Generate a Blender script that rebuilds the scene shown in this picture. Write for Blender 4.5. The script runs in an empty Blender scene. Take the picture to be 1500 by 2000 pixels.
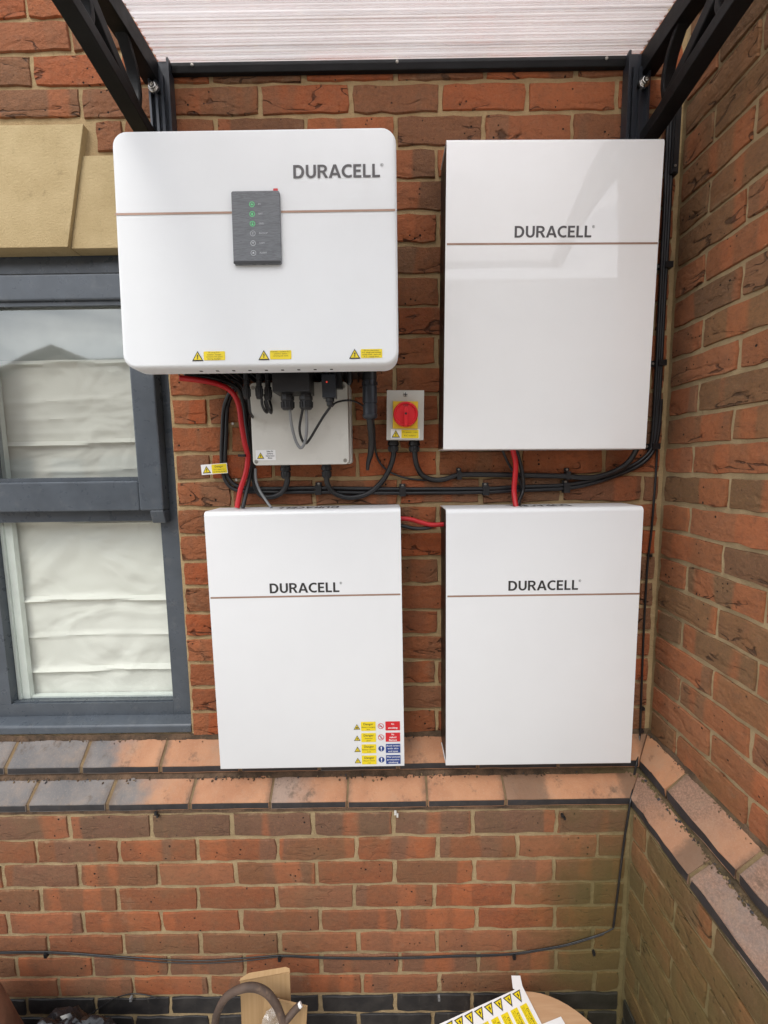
import bpy, bmesh, math, random
from mathutils import Vector, Matrix, Euler
from mathutils import noise as mnoise

SC = bpy.context.scene
COL = SC.collection
R = math.radians

# ------------------------------------------------------------------ camera
CAM_O = Vector((0.0, -1.16656, 1.698344))
_p, _y, _r = R(6.1761), R(-0.1194), R(-0.8052)
_fwd = Vector((math.sin(_y)*math.cos(_p), math.cos(_y)*math.cos(_p), -math.sin(_p)))
_rt = Vector((math.cos(_y), -math.sin(_y), 0.0))
_up = _rt.cross(_fwd)
_cx = math.cos(_r)*_rt + math.sin(_r)*_up
_cy = -math.sin(_r)*_rt + math.cos(_r)*_up
cam = bpy.data.cameras.new('camera')
cam.sensor_fit = 'VERTICAL'
cam.sensor_height = 36.0
cam.lens = 36.0*832.2145/2000.0
cam.clip_start = 0.02
cam.clip_end = 400.0
camo = bpy.data.objects.new('camera', cam)
COL.objects.link(camo)
camo.matrix_world = Matrix(((_cx.x, _cy.x, -_fwd.x, CAM_O.x), (_cx.y, _cy.y, -_fwd.y, CAM_O.y),
                            (_cx.z, _cy.z, -_fwd.z, CAM_O.z), (0, 0, 0, 1)))
SC.camera = camo

# ------------------------------------------------------------------ sky, sun, exposure
SUN_EL, SUN_AZ = 52.0, 205.0          # azimuth measured clockwise from +Y, seen from above
world = bpy.data.worlds.new('World')
SC.world = world
world.use_nodes = True
wt = world.node_tree
wt.nodes.clear()
wo = wt.nodes.new('ShaderNodeOutputWorld')
bg = wt.nodes.new('ShaderNodeBackground')
bg.inputs['Strength'].default_value = 0.14
sky = wt.nodes.new('ShaderNodeTexSky')
sky.sky_type = 'NISHITA'
sky.sun_disc = False
sky.sun_elevation = R(SUN_EL)
sky.sun_rotation = R(SUN_AZ)
tc = wt.nodes.new('ShaderNodeTexCoord')
mp = wt.nodes.new('ShaderNodeMapping')
mp.inputs['Scale'].default_value = (1.0, 1.0, 2.2)
nz = wt.nodes.new('ShaderNodeTexNoise')
nz.inputs['Scale'].default_value = 4.6
nz.inputs['Detail'].default_value = 7.0
nz.inputs['Roughness'].default_value = 0.6
nz.inputs['Distortion'].default_value = 0.4
cr = wt.nodes.new('ShaderNodeValToRGB')
cr.color_ramp.elements[0].position = 0.32
cr.color_ramp.elements[0].color = (7.0, 7.7, 9.0, 1)
cr.color_ramp.elements[1].position = 0.68
cr.color_ramp.elements[1].color = (21.0, 21.0, 21.2, 1)
mx = wt.nodes.new('ShaderNodeMix')
mx.data_type = 'RGBA'
mx.inputs[0].default_value = 0.9      # nearly closed cloud cover over the clear sky
wt.links.new(tc.outputs['Generated'], mp.inputs['Vector'])
wt.links.new(mp.outputs['Vector'], nz.inputs['Vector'])
wt.links.new(nz.outputs['Fac'], cr.inputs['Fac'])
wt.links.new(sky.outputs['Color'], mx.inputs[6])
wt.links.new(cr.outputs['Color'], mx.inputs[7])
wt.links.new(mx.outputs[2], bg.inputs['Color'])
wt.links.new(bg.outputs['Background'], wo.inputs['Surface'])

sun = bpy.data.lights.new('sun', 'SUN')
sun.energy = 1.5
sun.angle = R(18.0)
sun.color = (1.0, 0.96, 0.9)
suno = bpy.data.objects.new('sun', sun)
COL.objects.link(suno)
_sd = Vector((math.sin(R(SUN_AZ))*math.cos(R(SUN_EL)), math.cos(R(SUN_AZ))*math.cos(R(SUN_EL)), math.sin(R(SUN_EL))))
suno.location = _sd*20
suno.rotation_euler = _sd.to_track_quat('Z', 'Y').to_euler()

SC.view_settings.view_transform = 'Standard'
SC.view_settings.look = 'None'
SC.view_settings.gamma = 1.0
SC.view_settings.use_curve_mapping = False
SC.view_settings.exposure = -0.05
SC.render.engine = 'CYCLES'
SC.cycles.max_bounces = 10
SC.cycles.diffuse_bounces = 4
SC.cycles.glossy_bounces = 4
SC.cycles.transmission_bounces = 6
SC.cycles.transparent_max_bounces = 24
SC.cycles.caustics_reflective = False
SC.cycles.caustics_refractive = False

# ------------------------------------------------------------------ helpers: nodes and materials
class NT:
    def __init__(self, name):
        self.m = bpy.data.materials.new(name)
        self.m.use_nodes = True
        self.t = self.m.node_tree
        self.t.nodes.clear()
        self.out = self.t.nodes.new('ShaderNodeOutputMaterial')
    def n(self, typ, **kw):
        nd = self.t.nodes.new('ShaderNode'+typ)
        for k, v in kw.items():
            if hasattr(nd, k) and not k.startswith('in_'):
                setattr(nd, k, v)
        return nd
    def link(self, a, b):
        self.t.links.new(a, b)
    def val(self, sock, v):
        if isinstance(v, bpy.types.NodeSocket):
            self.link(v, sock)
        else:
            if isinstance(v, (tuple, list)) and len(v) == 3 and sock.type == 'RGBA':
                v = (*v, 1.0)
            sock.default_value = v
    def math(self, op, a, b=0.0, clamp=False):
        nd = self.n('Math', operation=op, use_clamp=clamp)
        self.val(nd.inputs[0], a)
        self.val(nd.inputs[1], b)
        return nd.outputs[0]
    def vmath(self, op, a, b=(0, 0, 0)):
        nd = self.n('VectorMath', operation=op)
        self.val(nd.inputs[0], a)
        self.val(nd.inputs[1], b)
        return nd.outputs[0]
    def mix(self, f, a, b, mode='MIX'):
        nd = self.n('Mix', data_type='RGBA', blend_type=mode, clamp_factor=True)
        self.val(nd.inputs[0], f)
        self.val(nd.inputs[6], a)
        self.val(nd.inputs[7], b)
        return nd.outputs[2]
    def step(self, v, lo, hi, a=0.0, b=1.0, smooth=True):
        nd = self.n('MapRange', clamp=True, interpolation_type='SMOOTHSTEP' if smooth else 'LINEAR')
        self.val(nd.inputs[0], v)
        for i, q in enumerate((lo, hi, a, b)):
            nd.inputs[i+1].default_value = q
        return nd.outputs[0]
    def ramp(self, v, stops, interp='LINEAR'):
        nd = self.n('ValToRGB')
        nd.color_ramp.interpolation = interp
        el = nd.color_ramp.elements
        while len(el) < len(stops):
            el.new(0.5)
        for e, (p, c) in zip(el, stops):
            e.position = p
            e.color = (*c, 1.0)
        self.val(nd.inputs[0], v)
        return nd.outputs[0]
    def noise(self, vec, scale, detail=3.0, rough=0.55, dist=0.0, out=0):
        nd = self.n('TexNoise')
        if vec is not None:
            self.link(vec, nd.inputs['Vector'])
        nd.inputs['Scale'].default_value = scale
        nd.inputs['Detail'].default_value = detail
        nd.inputs['Roughness'].default_value = rough
        nd.inputs['Distortion'].default_value = dist
        return nd.outputs[out]
    def voro(self, vec, scale, feature='F1', out='Distance'):
        nd = self.n('TexVoronoi', feature=feature)
        self.link(vec, nd.inputs['Vector'])
        nd.inputs['Scale'].default_value = scale
        return nd.outputs[out]
    def mapping(self, vec, scale=(1, 1, 1), loc=(0, 0, 0), rot=(0, 0, 0)):
        nd = self.n('Mapping')
        self.link(vec, nd.inputs['Vector'])
        nd.inputs['Scale'].default_value = scale
        nd.inputs['Location'].default_value = loc
        nd.inputs['Rotation'].default_value = rot
        return nd.outputs[0]
    def obj(self):
        return self.n('TexCoord').outputs['Object']
    def pos(self):
        return self.n('NewGeometry').outputs['Position']
    def rnd(self):
        return self.n('ObjectInfo').outputs['Random']
    def bump(self, h, strength, dist, nrm=None):
        nd = self.n('Bump')
        nd.inputs['Strength'].default_value = strength
        nd.inputs['Distance'].default_value = dist
        self.link(h, nd.inputs['Height'])
        if nrm is not None:
            self.link(nrm, nd.inputs['Normal'])
        return nd.outputs[0]
    def bsdf(self, color, rough=0.6, metal=0.0, nrm=None, spec=None, coat=None, coat_rough=0.05, trans=None, emit=None, emit_s=0.0):
        nd = self.n('BsdfPrincipled')
        self.val(nd.inputs['Base Color'], color)
        self.val(nd.inputs['Roughness'], rough)
        nd.inputs['Metallic'].default_value = metal
        if nrm is not None:
            self.link(nrm, nd.inputs['Normal'])
        if spec is not None:
            self.val(nd.inputs['Specular IOR Level'], spec)
        if coat is not None:
            nd.inputs['Coat Weight'].default_value = coat
            nd.inputs['Coat Roughness'].default_value = coat_rough
        if coat is not None and coat > 0.8:
            nd.inputs['Coat IOR'].default_value = 1.55
        if emit is not None:
            self.val(nd.inputs['Emission Color'], emit)
            nd.inputs['Emission Strength'].default_value = emit_s
        return nd.outputs[0]
    def done(self, shader):
        self.link(shader, self.out.inputs['Surface'])
        return self.m

def simple(name, color, rough=0.6, metal=0.0, spec=None, coat=None, coat_rough=0.05, var=0.06, bump=0.0, bscale=200.0, dirt=0.0, dirt_col=(0.12, 0.1, 0.07)):
    """a plain material with faint mottling, wear in the roughness, optional fine relief and grime"""
    t = NT(name)
    o = t.obj()
    n1 = t.noise(o, 14.0, 4.0)
    col = t.mix(t.step(n1, 0.3, 0.7), tuple(c*(1-var) for c in color), tuple(min(1.0, c*(1+var)) for c in color))
    if dirt > 0:
        d = t.noise(o, 31.0, 6.0, 0.65)
        col = t.mix(t.math('MULTIPLY', t.step(d, 0.52, 0.74), dirt), col, dirt_col)
    rg = t.step(t.noise(o, 40.0, 3.0), 0.2, 0.8, max(0.0, rough-0.05), min(1.0, rough+0.06))
    nrm = t.bump(t.noise(o, bscale, 2.0), bump, 0.001) if bump > 0 else None
    return t.done(t.bsdf(col, rg, metal, nrm, spec, coat, coat_rough))

def algae_mask(t):
    """green growth that lives low down in the damp corner"""
    p = t.pos()
    s = t.n('SeparateXYZ')
    t.link(p, s.inputs[0])
    a = t.step(s.outputs['X'], 0.15, 0.66)
    b = t.step(s.outputs['Z'], 1.35, 0.25)
    n = t.noise(p, 7.0, 5.0, 0.6)
    v = t.math('MULTIPLY', a, b)
    v = t.math('ADD', v, t.math('MULTIPLY', t.math('SUBTRACT', n, 0.5), 0.9))
    return t.step(v, 0.15, 0.95, 0.0, 0.78)

def brick_material(name, stops, band, band_amt, crease, algae=True, dark=False, smooth_face=False):
    t = NT(name)
    o = t.obj()
    r = t.rnd()
    off = t.n('CombineXYZ')
    t.link(t.math('MULTIPLY', r, 37.0), off.inputs[0])
    t.link(t.math('MULTIPLY', r, 11.0), off.inputs[1])
    t.link(t.math('MULTIPLY', r, 71.0), off.inputs[2])
    v = t.vmath('ADD', o, off.outputs[0])
    base = t.ramp(r, stops)
    # kiss marks: upright bands of another firing colour
    bn = t.noise(t.mapping(v, (7.5, 1.0, 1.2)), 1.0, 2.0, 0.5, 0.3)
    bsel = t.math('FRACT', t.math('MULTIPLY', r, 17.31))
    bw = t.math('MULTIPLY', t.step(bn, 0.50, 0.56), t.step(bsel, 0.15, 0.75))
    col = t.mix(t.math('MULTIPLY', bw, band_amt), base, band)
    bn2 = t.noise(t.mapping(v, (9.0, 1.0, 0.8), (5, 3, 1)), 1.0, 1.0)
    col = t.mix(t.math('MULTIPLY', t.step(bn2, 0.57, 0.63), 0.55), col, (0.43, 0.125, 0.048))
    # mottling, sandy grain
    m1 = t.noise(v, 38.0, 5.0, 0.65)
    col = t.mix(t.step(m1, 0.42, 0.72, 0.0, 0.65), col, t.mix(0.5, col, (0.13, 0.075, 0.05)))
    m2 = t.noise(t.mapping(v, (1, 1, 1.5), (2, 5, 3)), 85.0, 5.0, 0.75)
    col = t.mix(t.step(m2, 0.5, 0.68, 0.0, 0.55), col, t.mix(0.6, col, (0.06, 0.035, 0.025)))
    col = t.mix(t.step(m2, 0.46, 0.3, 0.0, 0.4), col, t.mix(0.5, col, (0.52, 0.22, 0.11)))
    g = t.noise(v, 420.0, 2.0, 0.7)
    col = t.mix(t.step(g, 0.3, 0.75, 0.0, 0.5), col, t.mix(0.5, col, (0.42, 0.19, 0.085)))
    m3 = t.noise(t.vmath('ADD', v, (9.1, 2.2, 4.4)), 16.0, 6.0, 0.7)
    col = t.mix(t.step(m3, 0.60, 0.8, 0.0, 0.4 if smooth_face else 0.28), col, (0.40, 0.29, 0.19))
    if smooth_face:
        dust = t.noise(t.pos(), 3.3, 7.0, 0.7)
        col = t.mix(t.step(dust, 0.45, 0.75, 0.0, 0.45), col, (0.185, 0.13, 0.07))
    # pits
    vd = t.voro(v, 75.0)
    vc = t.n('SeparateColor'); t.link(t.voro(v, 75.0, 'F1', 'Color'), vc.inputs[0])
    pr_ = t.math('SUBTRACT', t.math('MULTIPLY', vc.outputs[0], 0.32), 0.10)
    pm = t.math('MULTIPLY', t.step(t.math('SUBTRACT', t.math('ADD', vd, t.math('MULTIPLY', t.noise(v, 160.0, 2.0), 0.12)), pr_), 0.10, 0.02), t.step(t.noise(v, 10.0, 2.0), 0.5, 0.58))
    col = t.mix(pm, col, (0.02, 0.015, 0.012))
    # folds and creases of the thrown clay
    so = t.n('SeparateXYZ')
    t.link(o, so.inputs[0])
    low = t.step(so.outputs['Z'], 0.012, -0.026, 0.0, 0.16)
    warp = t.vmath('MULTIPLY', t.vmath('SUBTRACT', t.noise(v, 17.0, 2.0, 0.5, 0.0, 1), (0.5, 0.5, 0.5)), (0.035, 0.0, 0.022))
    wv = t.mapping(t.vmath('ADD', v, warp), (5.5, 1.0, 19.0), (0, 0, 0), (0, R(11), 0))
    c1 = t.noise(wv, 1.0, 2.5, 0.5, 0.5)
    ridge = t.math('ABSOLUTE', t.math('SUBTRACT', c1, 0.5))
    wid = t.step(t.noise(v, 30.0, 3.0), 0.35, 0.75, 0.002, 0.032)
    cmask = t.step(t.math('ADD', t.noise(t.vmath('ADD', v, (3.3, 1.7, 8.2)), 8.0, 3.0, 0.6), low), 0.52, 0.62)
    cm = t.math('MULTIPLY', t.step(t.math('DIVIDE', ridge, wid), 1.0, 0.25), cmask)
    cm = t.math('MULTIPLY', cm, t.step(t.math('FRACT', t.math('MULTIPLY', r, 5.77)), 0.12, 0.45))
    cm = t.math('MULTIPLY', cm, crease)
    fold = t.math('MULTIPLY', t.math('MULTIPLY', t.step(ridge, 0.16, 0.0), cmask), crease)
    col = t.mix(t.math('MULTIPLY', cm, 0.7), col, (0.045, 0.028, 0.02))  # shade inside the creases darkened into the colour, besides the bump
    if algae:
        col = t.mix(algae_mask(t), col, (0.105, 0.09, 0.03))
    # lime bloom and smeared mortar along the arrises
    bloom = t.noise(t.vmath('ADD', v, (1.3, 6.6, 2.9)), 23.0, 7.0, 0.75)
    edge = t.math('ADD', t.step(t.math('ABSOLUTE', so.outputs['Z']), 0.024, 0.034, 0.0, 0.16), bloom)
    col = t.mix(t.step(edge, 0.64, 0.8, 0.0, 0.35), col, (0.40, 0.29, 0.17))
    # relief
    h = t.math('ADD', t.math('MULTIPLY', t.noise(v, 26.0, 6.0, 0.62), 0.9), t.math('ADD', t.math('MULTIPLY', t.noise(v, 170.0, 4.0, 0.7), 0.3), t.math('MULTIPLY', m2, 0.45)))
    h = t.math('SUBTRACT', h, t.math('ADD', t.math('MULTIPLY', cm, 0.9), t.math('MULTIPLY', fold, 0.35)))
    h = t.math('SUBTRACT', h, t.math('MULTIPLY', pm, 0.5))
    nrm = t.bump(h, 0.8 if smooth_face else 1.0, 0.0040 if smooth_face else 0.0078)
    return t.done(t.bsdf(col, 0.92, nrm=nrm, spec=0.25))

def mortar_material(name, a, b):
    t = NT(name)
    p = t.pos()
    n1 = t.noise(p, 18.0, 6.0, 0.65)
    col = t.mix(t.step(n1, 0.32, 0.7), a, b)
    col = t.mix(t.step(t.noise(p, 330.0, 3.0, 0.7), 0.45, 0.8, 0.0, 0.55), col, tuple(c*0.62 for c in a))
    col = t.mix(t.step(t.noise(p, 6.0, 5.0, 0.7), 0.6, 0.78, 0.0, 0.45), col, (0.17, 0.13, 0.085))
    col = t.mix(algae_mask(t), col, (0.155, 0.13, 0.05))
    h = t.math('ADD', t.noise(p, 70.0, 5.0, 0.65), t.math('MULTIPLY', t.noise(p, 420.0, 3.0), 0.4))
    return t.done(t.bsdf(col, 0.95, nrm=t.bump(h, 1.0, 0.004), spec=0.2))

def tile_material(name, mode):
    """special plinth bricks: orange, blue-grey or a flashed mix of the two"""
    t = NT(name)
    o = t.obj()
    r = t.rnd()
    off = t.n('CombineXYZ')
    t.link(t.math('MULTIPLY', r, 23.0), off.inputs[0])
    t.link(t.math('MULTIPLY', r, 51.0), off.inputs[2])
    v = t.vmath('ADD', o, off.outputs[0])
    n1 = t.noise(v, 11.0, 5.0, 0.6)
    orange = t.mix(t.step(n1, 0.3, 0.7), (0.47, 0.235, 0.125), (0.39, 0.185, 0.10))
    grey = t.mix(t.step(n1, 0.3, 0.7), (0.135, 0.13, 0.13), (0.21, 0.19, 0.178))
    purple = t.mix(t.step(t.noise(v, 210.0, 4.0, 0.75), 0.35, 0.7), (0.20, 0.122, 0.086), (0.35, 0.205, 0.14))
    sx = t.n('SeparateXYZ')
    t.link(o, sx.inputs[0])
    e = t.math('ADD', sx.outputs['X'], t.math('MULTIPLY', t.math('SUBTRACT', t.noise(v, 24.0, 4.0), 0.5), 0.12))
    if mode == 'orange':
        col = orange
    elif mode == 'grey':
        col = grey
    elif mode == 'to_orange':
        col = t.mix(t.step(e, -0.06, 0.04), grey, orange)
    elif mode == 'to_grey':
        col = t.mix(t.step(e, -0.045, 0.05), orange, grey)
    elif mode == 'grey_to_orange_pale':
        col = t.mix(t.step(e, -0.07, 0.05), t.mix(0.75, grey, (0.37, 0.25, 0.185)), orange)
    elif mode == 'purple_far':
        col = t.mix(t.step(e, -0.05, 0.09), purple, t.mix(0.4, orange, (0.33, 0.19, 0.125)))
    else:
        col = t.mix(t.step(n1, 0.35, 0.65), purple, t.mix(0.5, purple, grey))
    col = t.mix(t.step(t.noise(v, 260.0, 3.0, 0.7), 0.5, 0.8, 0.0, 0.5), col, t.mix(0.6, col, (0.5, 0.36, 0.26)))
    pit = t.math('MULTIPLY', t.step(t.math('ADD', t.voro(v, 48.0), t.math('MULTIPLY', t.noise(v, 150.0, 3.0), 0.22)), 0.22, 0.14), t.step(t.noise(v, 9.0, 2.0), 0.56, 0.62))
    col = t.mix(pit, col, (0.05, 0.035, 0.03))
    col = t.mix(t.step(t.noise(t.pos(), 9.0, 7.0, 0.72), 0.45, 0.75, 0.0, 0.5), col, (0.36, 0.25, 0.17))
    grime = t.step(t.noise(v, 17.0, 8.0, 0.75), 0.53, 0.70, 0.0, 0.75)
    col = t.mix(grime, col, (0.10, 0.072, 0.052))
    so = t.n('SeparateXYZ'); t.link(o, so.inputs[0])
    wear = t.math('ADD', t.math('ABSOLUTE', t.math('DIVIDE', so.outputs['X'], 0.112)), t.math('MULTIPLY', t.math('SUBTRACT', t.noise(v, 40.0, 5.0, 0.7), 0.5), 0.35))
    col = t.mix(t.step(wear, 0.80, 1.02, 0.0, 0.7), col, (0.13, 0.09, 0.062))
    h = t.math('ADD', t.noise(v, 45.0, 4.0), t.math('MULTIPLY', t.noise(v, 300.0, 3.0), 0.35))
    return t.done(t.bsdf(col, t.step(n1, 0.2, 0.8, 0.5, 0.75), nrm=t.bump(h, 0.8, 0.0026), spec=0.22))

M = {}
RED = [(0.0, (0.42, 0.1008, 0.0352)), (0.22, (0.37, 0.0864, 0.0304)), (0.3, (0.19, 0.078, 0.042)), (0.42, (0.28, 0.0828, 0.0352)), (0.62, (0.34, 0.1062, 0.044)), (0.8, (0.235, 0.09, 0.0416)), (0.9, (0.4, 0.135, 0.06)), (1.0, (0.3, 0.0882, 0.0368))]
MIXD = [(0.0, (0.38, 0.0994, 0.0378)), (0.25, (0.255, 0.0966, 0.0437)), (0.38, (0.15, 0.08, 0.046)), (0.5, (0.31, 0.1104, 0.0487)), (0.62, (0.42, 0.125, 0.05)), (0.75, (0.205, 0.0938, 0.047)), (0.86, (0.25, 0.125, 0.07)), (1.0, (0.36, 0.1058, 0.042))]
BRN = [(0.0, (0.2517, 0.1163, 0.0527)), (0.3, (0.1995, 0.107, 0.051)), (0.42, (0.145, 0.085, 0.048)), (0.55, (0.2945, 0.1097, 0.0476)), (0.7, (0.33, 0.13, 0.062)), (0.8, (0.1805, 0.1023, 0.0493)), (0.9, (0.17, 0.1, 0.05)), (1.0, (0.2422, 0.1256, 0.0578))]
LOW = [(0.0, (0.2728, 0.084, 0.037)), (0.3, (0.2244, 0.084, 0.0407)), (0.45, (0.17, 0.08, 0.042)), (0.6, (0.2464, 0.0966, 0.0488)), (0.72, (0.31, 0.12, 0.06)), (0.85, (0.1848, 0.084, 0.0429)), (1.0, (0.264, 0.0756, 0.0326))]
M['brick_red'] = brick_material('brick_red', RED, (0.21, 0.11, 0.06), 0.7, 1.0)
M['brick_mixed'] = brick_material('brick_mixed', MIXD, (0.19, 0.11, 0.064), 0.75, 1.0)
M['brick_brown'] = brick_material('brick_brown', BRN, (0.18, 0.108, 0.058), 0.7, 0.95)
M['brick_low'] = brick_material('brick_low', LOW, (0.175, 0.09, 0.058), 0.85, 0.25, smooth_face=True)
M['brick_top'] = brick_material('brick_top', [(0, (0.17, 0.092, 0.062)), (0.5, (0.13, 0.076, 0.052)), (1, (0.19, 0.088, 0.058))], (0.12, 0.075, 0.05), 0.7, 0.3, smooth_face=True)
M['mortar'] = mortar_material('mortar', (0.48, 0.345, 0.185), (0.385, 0.27, 0.14))
M['mortar_low'] = mortar_material('mortar_low', (0.45, 0.335, 0.19), (0.35, 0.26, 0.145))
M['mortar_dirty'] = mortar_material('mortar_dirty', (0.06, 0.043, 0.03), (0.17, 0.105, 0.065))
M['joint'] = mortar_material('plinth_joint_mortar', (0.25, 0.175, 0.095), (0.16, 0.105, 0.06))
for k in ('orange', 'grey', 'to_orange', 'to_grey', 'grey_to_orange_pale', 'purple_far', 'purple'):
    M['tile_'+k] = tile_material('plinth_'+k, k)
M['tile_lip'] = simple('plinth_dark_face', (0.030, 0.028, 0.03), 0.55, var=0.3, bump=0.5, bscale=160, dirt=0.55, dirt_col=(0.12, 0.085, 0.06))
def eng_brick():
    t = NT('black_engineering_brick')
    o = t.obj(); r = t.rnd()
    off = t.n('CombineXYZ'); t.link(t.math('MULTIPLY', r, 29.0), off.inputs[0]); t.link(t.math('MULTIPLY', r, 63.0), off.inputs[2])
    v = t.vmath('ADD', o, off.outputs[0])
    col = t.mix(t.step(t.noise(v, 22.0, 5.0), 0.35, 0.7), (0.017, 0.016, 0.017), (0.04, 0.036, 0.034))
    col = t.mix(t.step(t.noise(t.mapping(v, (1, 1, 0.25)), 42.0, 6.0, 0.7), 0.58, 0.78, 0, 0.45), col, (0.17, 0.15, 0.125))
    col = t.mix(t.math('MULTIPLY', algae_mask(t), 0.35), col, (0.06, 0.055, 0.02))
    return t.done(t.bsdf(col, 0.5, nrm=t.bump(t.noise(v, 60.0, 4.0), 0.6, 0.002), spec=0.4))
M['brick_black'] = eng_brick()
def stone():
    t = NT('sandstone')
    p = t.pos()
    n1 = t.noise(p, 9.0, 6.0, 0.6)
    col = t.mix(t.step(n1, 0.3, 0.7), (0.58, 0.45, 0.25), (0.49, 0.37, 0.195))
    col = t.mix(t.step(t.noise(p, 300.0, 3.0, 0.7), 0.45, 0.8, 0, 0.5), col, (0.62, 0.48, 0.27))
    col = t.mix(t.step(t.noise(p, 34.0, 6.0, 0.7), 0.56, 0.78, 0, 0.5), col, (0.27, 0.20, 0.10))
    return t.done(t.bsdf(col, 0.9, nrm=t.bump(t.noise(p, 180.0, 5.0, 0.7), 0.9, 0.003), spec=0.2))
M['stone'] = stone()
def white_metal(name, col, rough, coat, peel):
    t = NT(name)
    o = t.obj()
    c = t.mix(t.step(t.noise(o, 5.0, 4.0), 0.3, 0.7), col, tuple(x*0.975 for x in col))
    c = t.mix(t.math('MULTIPLY', t.step(t.noise(o, 55.0, 7.0, 0.75), 0.66, 0.82), 0.12), c, (0.45, 0.42, 0.38))
    c = t.mix(t.step(t.noise(t.mapping(o, (1, 1, 0.3)), 7.0, 6.0, 0.7), 0.55, 0.85, 0.0, 0.06), c, (0.5, 0.47, 0.42))
    smudge = t.noise(o, 4.0, 5.0, 0.65)
    nrm = t.bump(t.noise(o, 260.0, 2.0), peel, 0.0004)
    if coat > 0.8:
        nrm = t.bump(t.noise(o, 11.0, 3.0), 0.16, 0.004, nrm)
    return t.done(t.bsdf(c, t.step(smudge, 0.3, 0.7, rough-0.05, rough+0.1), nrm=nrm, coat=coat, coat_rough=0.03))
M['white_gloss'] = white_metal('white_gloss_paint', (0.92, 0.93, 0.935), 0.45, 1.0, 0.01)
M['white_cab'] = white_metal('white_cabinet_paint', (0.79, 0.80, 0.81), 0.42, 0.25, 0.08)
M['white_inv'] = white_metal('white_satin_plastic', (0.80, 0.82, 0.835), 0.5, 0.0, 0.12)
M['copper'] = simple('copper_stripe', (0.36, 0.23, 0.17), 0.35, metal=0.25)
M['ink'] = simple('dark_lettering', (0.028, 0.026, 0.026), 0.5)
M['ink_grey'] = simple('grey_lettering', (0.095, 0.09, 0.095), 0.5)
M['side_dark'] = simple('dark_glossy_steel', (0.020, 0.014, 0.013), 0.32, spec=0.06)
M['black'] = simple('black_plastic', (0.012, 0.012, 0.0135), 0.42, var=0.2, dirt=0.2, dirt_col=(0.07, 0.065, 0.06))
M['black_metal'] = simple('black_powder_coat', (0.0055, 0.0055, 0.006), 0.5, spec=0.22, var=0.2, bump=0.1, bscale=500)
M['gunmetal'] = simple('dark_satin_aluminium', (0.035, 0.04, 0.05), 0.36, metal=0.3, var=0.12)
M['cable_black'] = simple('black_cable_sheath', (0.012, 0.012, 0.0135), 0.38, var=0.25, dirt=0.25, dirt_col=(0.06, 0.05, 0.04))
M['cable_red'] = simple('red_cable_sheath', (0.52, 0.012, 0.018), 0.38, var=0.08)
M['cable_grey'] = simple('grey_cable_sheath', (0.21, 0.215, 0.22), 0.45, var=0.08)
M['cable_brown'] = simple('dusty_brown_sheath', (0.085, 0.055, 0.04), 0.75, var=0.3, bump=0.8, bscale=90, dirt=0.6, dirt_col=(0.22, 0.14, 0.09))
M['screw'] = simple('zinc_screw', (0.42, 0.40, 0.36), 0.35, metal=0.9)
M['chrome'] = simple('bright_bolt', (0.62, 0.60, 0.57), 0.22, metal=1.0)
M['hole'] = simple('dark_recess', (0.01, 0.01, 0.01), 0.7)
M['jbox'] = simple('pale_grey_plastic', (0.64, 0.625, 0.575), 0.45, var=0.03, dirt=0.2, dirt_col=(0.36, 0.34, 0.3))
M['swbox'] = simple('warm_grey_plastic', (0.47, 0.455, 0.41), 0.45, var=0.03)
M['yellow'] = simple('yellow_plastic', (0.72, 0.47, 0.02), 0.4, var=0.04)
M['red_knob'] = simple('red_plastic', (0.66, 0.012, 0.02), 0.35, var=0.04)
M['sticker_yellow'] = simple('yellow_label', (0.80, 0.62, 0.012), 0.4, var=0.03)
M['sticker_white'] = simple('white_label', (0.82, 0.81, 0.80), 0.4, var=0.02)
M['sticker_red'] = simple('red_label', (0.60, 0.012, 0.02), 0.4, var=0.03)
M['sticker_blue'] = simple('blue_label', (0.012, 0.045, 0.22), 0.4, var=0.03)
M['paint_grey'] = simple('slate_grey_gloss_paint', (0.074, 0.087, 0.103), 0.3, var=0.10, bump=0.25, bscale=60, dirt=0.12, dirt_col=(0.3, 0.29, 0.27))
M['white_inner'] = simple('white_inner_frame', (0.70, 0.74, 0.70), 0.5)
M['room'] = simple('dim_room_plaster', (0.5, 0.5, 0.48), 0.9)
def panel_mat():
    t = NT('brushed_grey_panel')
    o = t.obj()
    w = t.noise(t.mapping(o, (3.0, 1, 55.0)), 2.6, 4.0, 0.6, 0.6)
    lines = t.math('FRACT', t.math('MULTIPLY', w, 9.0))
    col = t.mix(t.step(lines, 0.25, 0.6, 0, 1), (0.105, 0.113, 0.125), (0.155, 0.165, 0.18))
    return t.done(t.bsdf(col, 0.4, nrm=t.bump(lines, 0.2, 0.0004), spec=0.5))
M['panel'] = panel_mat()
def glow(name, col, s):
    t = NT(name)
    return t.done(t.bsdf(col, 0.4, emit=col, emit_s=s))
M['led_green'] = glow('green_led', (0.10, 0.55, 0.20), 0.32)
M['led_off'] = simple('unlit_icon', (0.55, 0.58, 0.6), 0.5)
M['led_red'] = glow('red_led', (0.8, 0.06, 0.03), 0.5)
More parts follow.
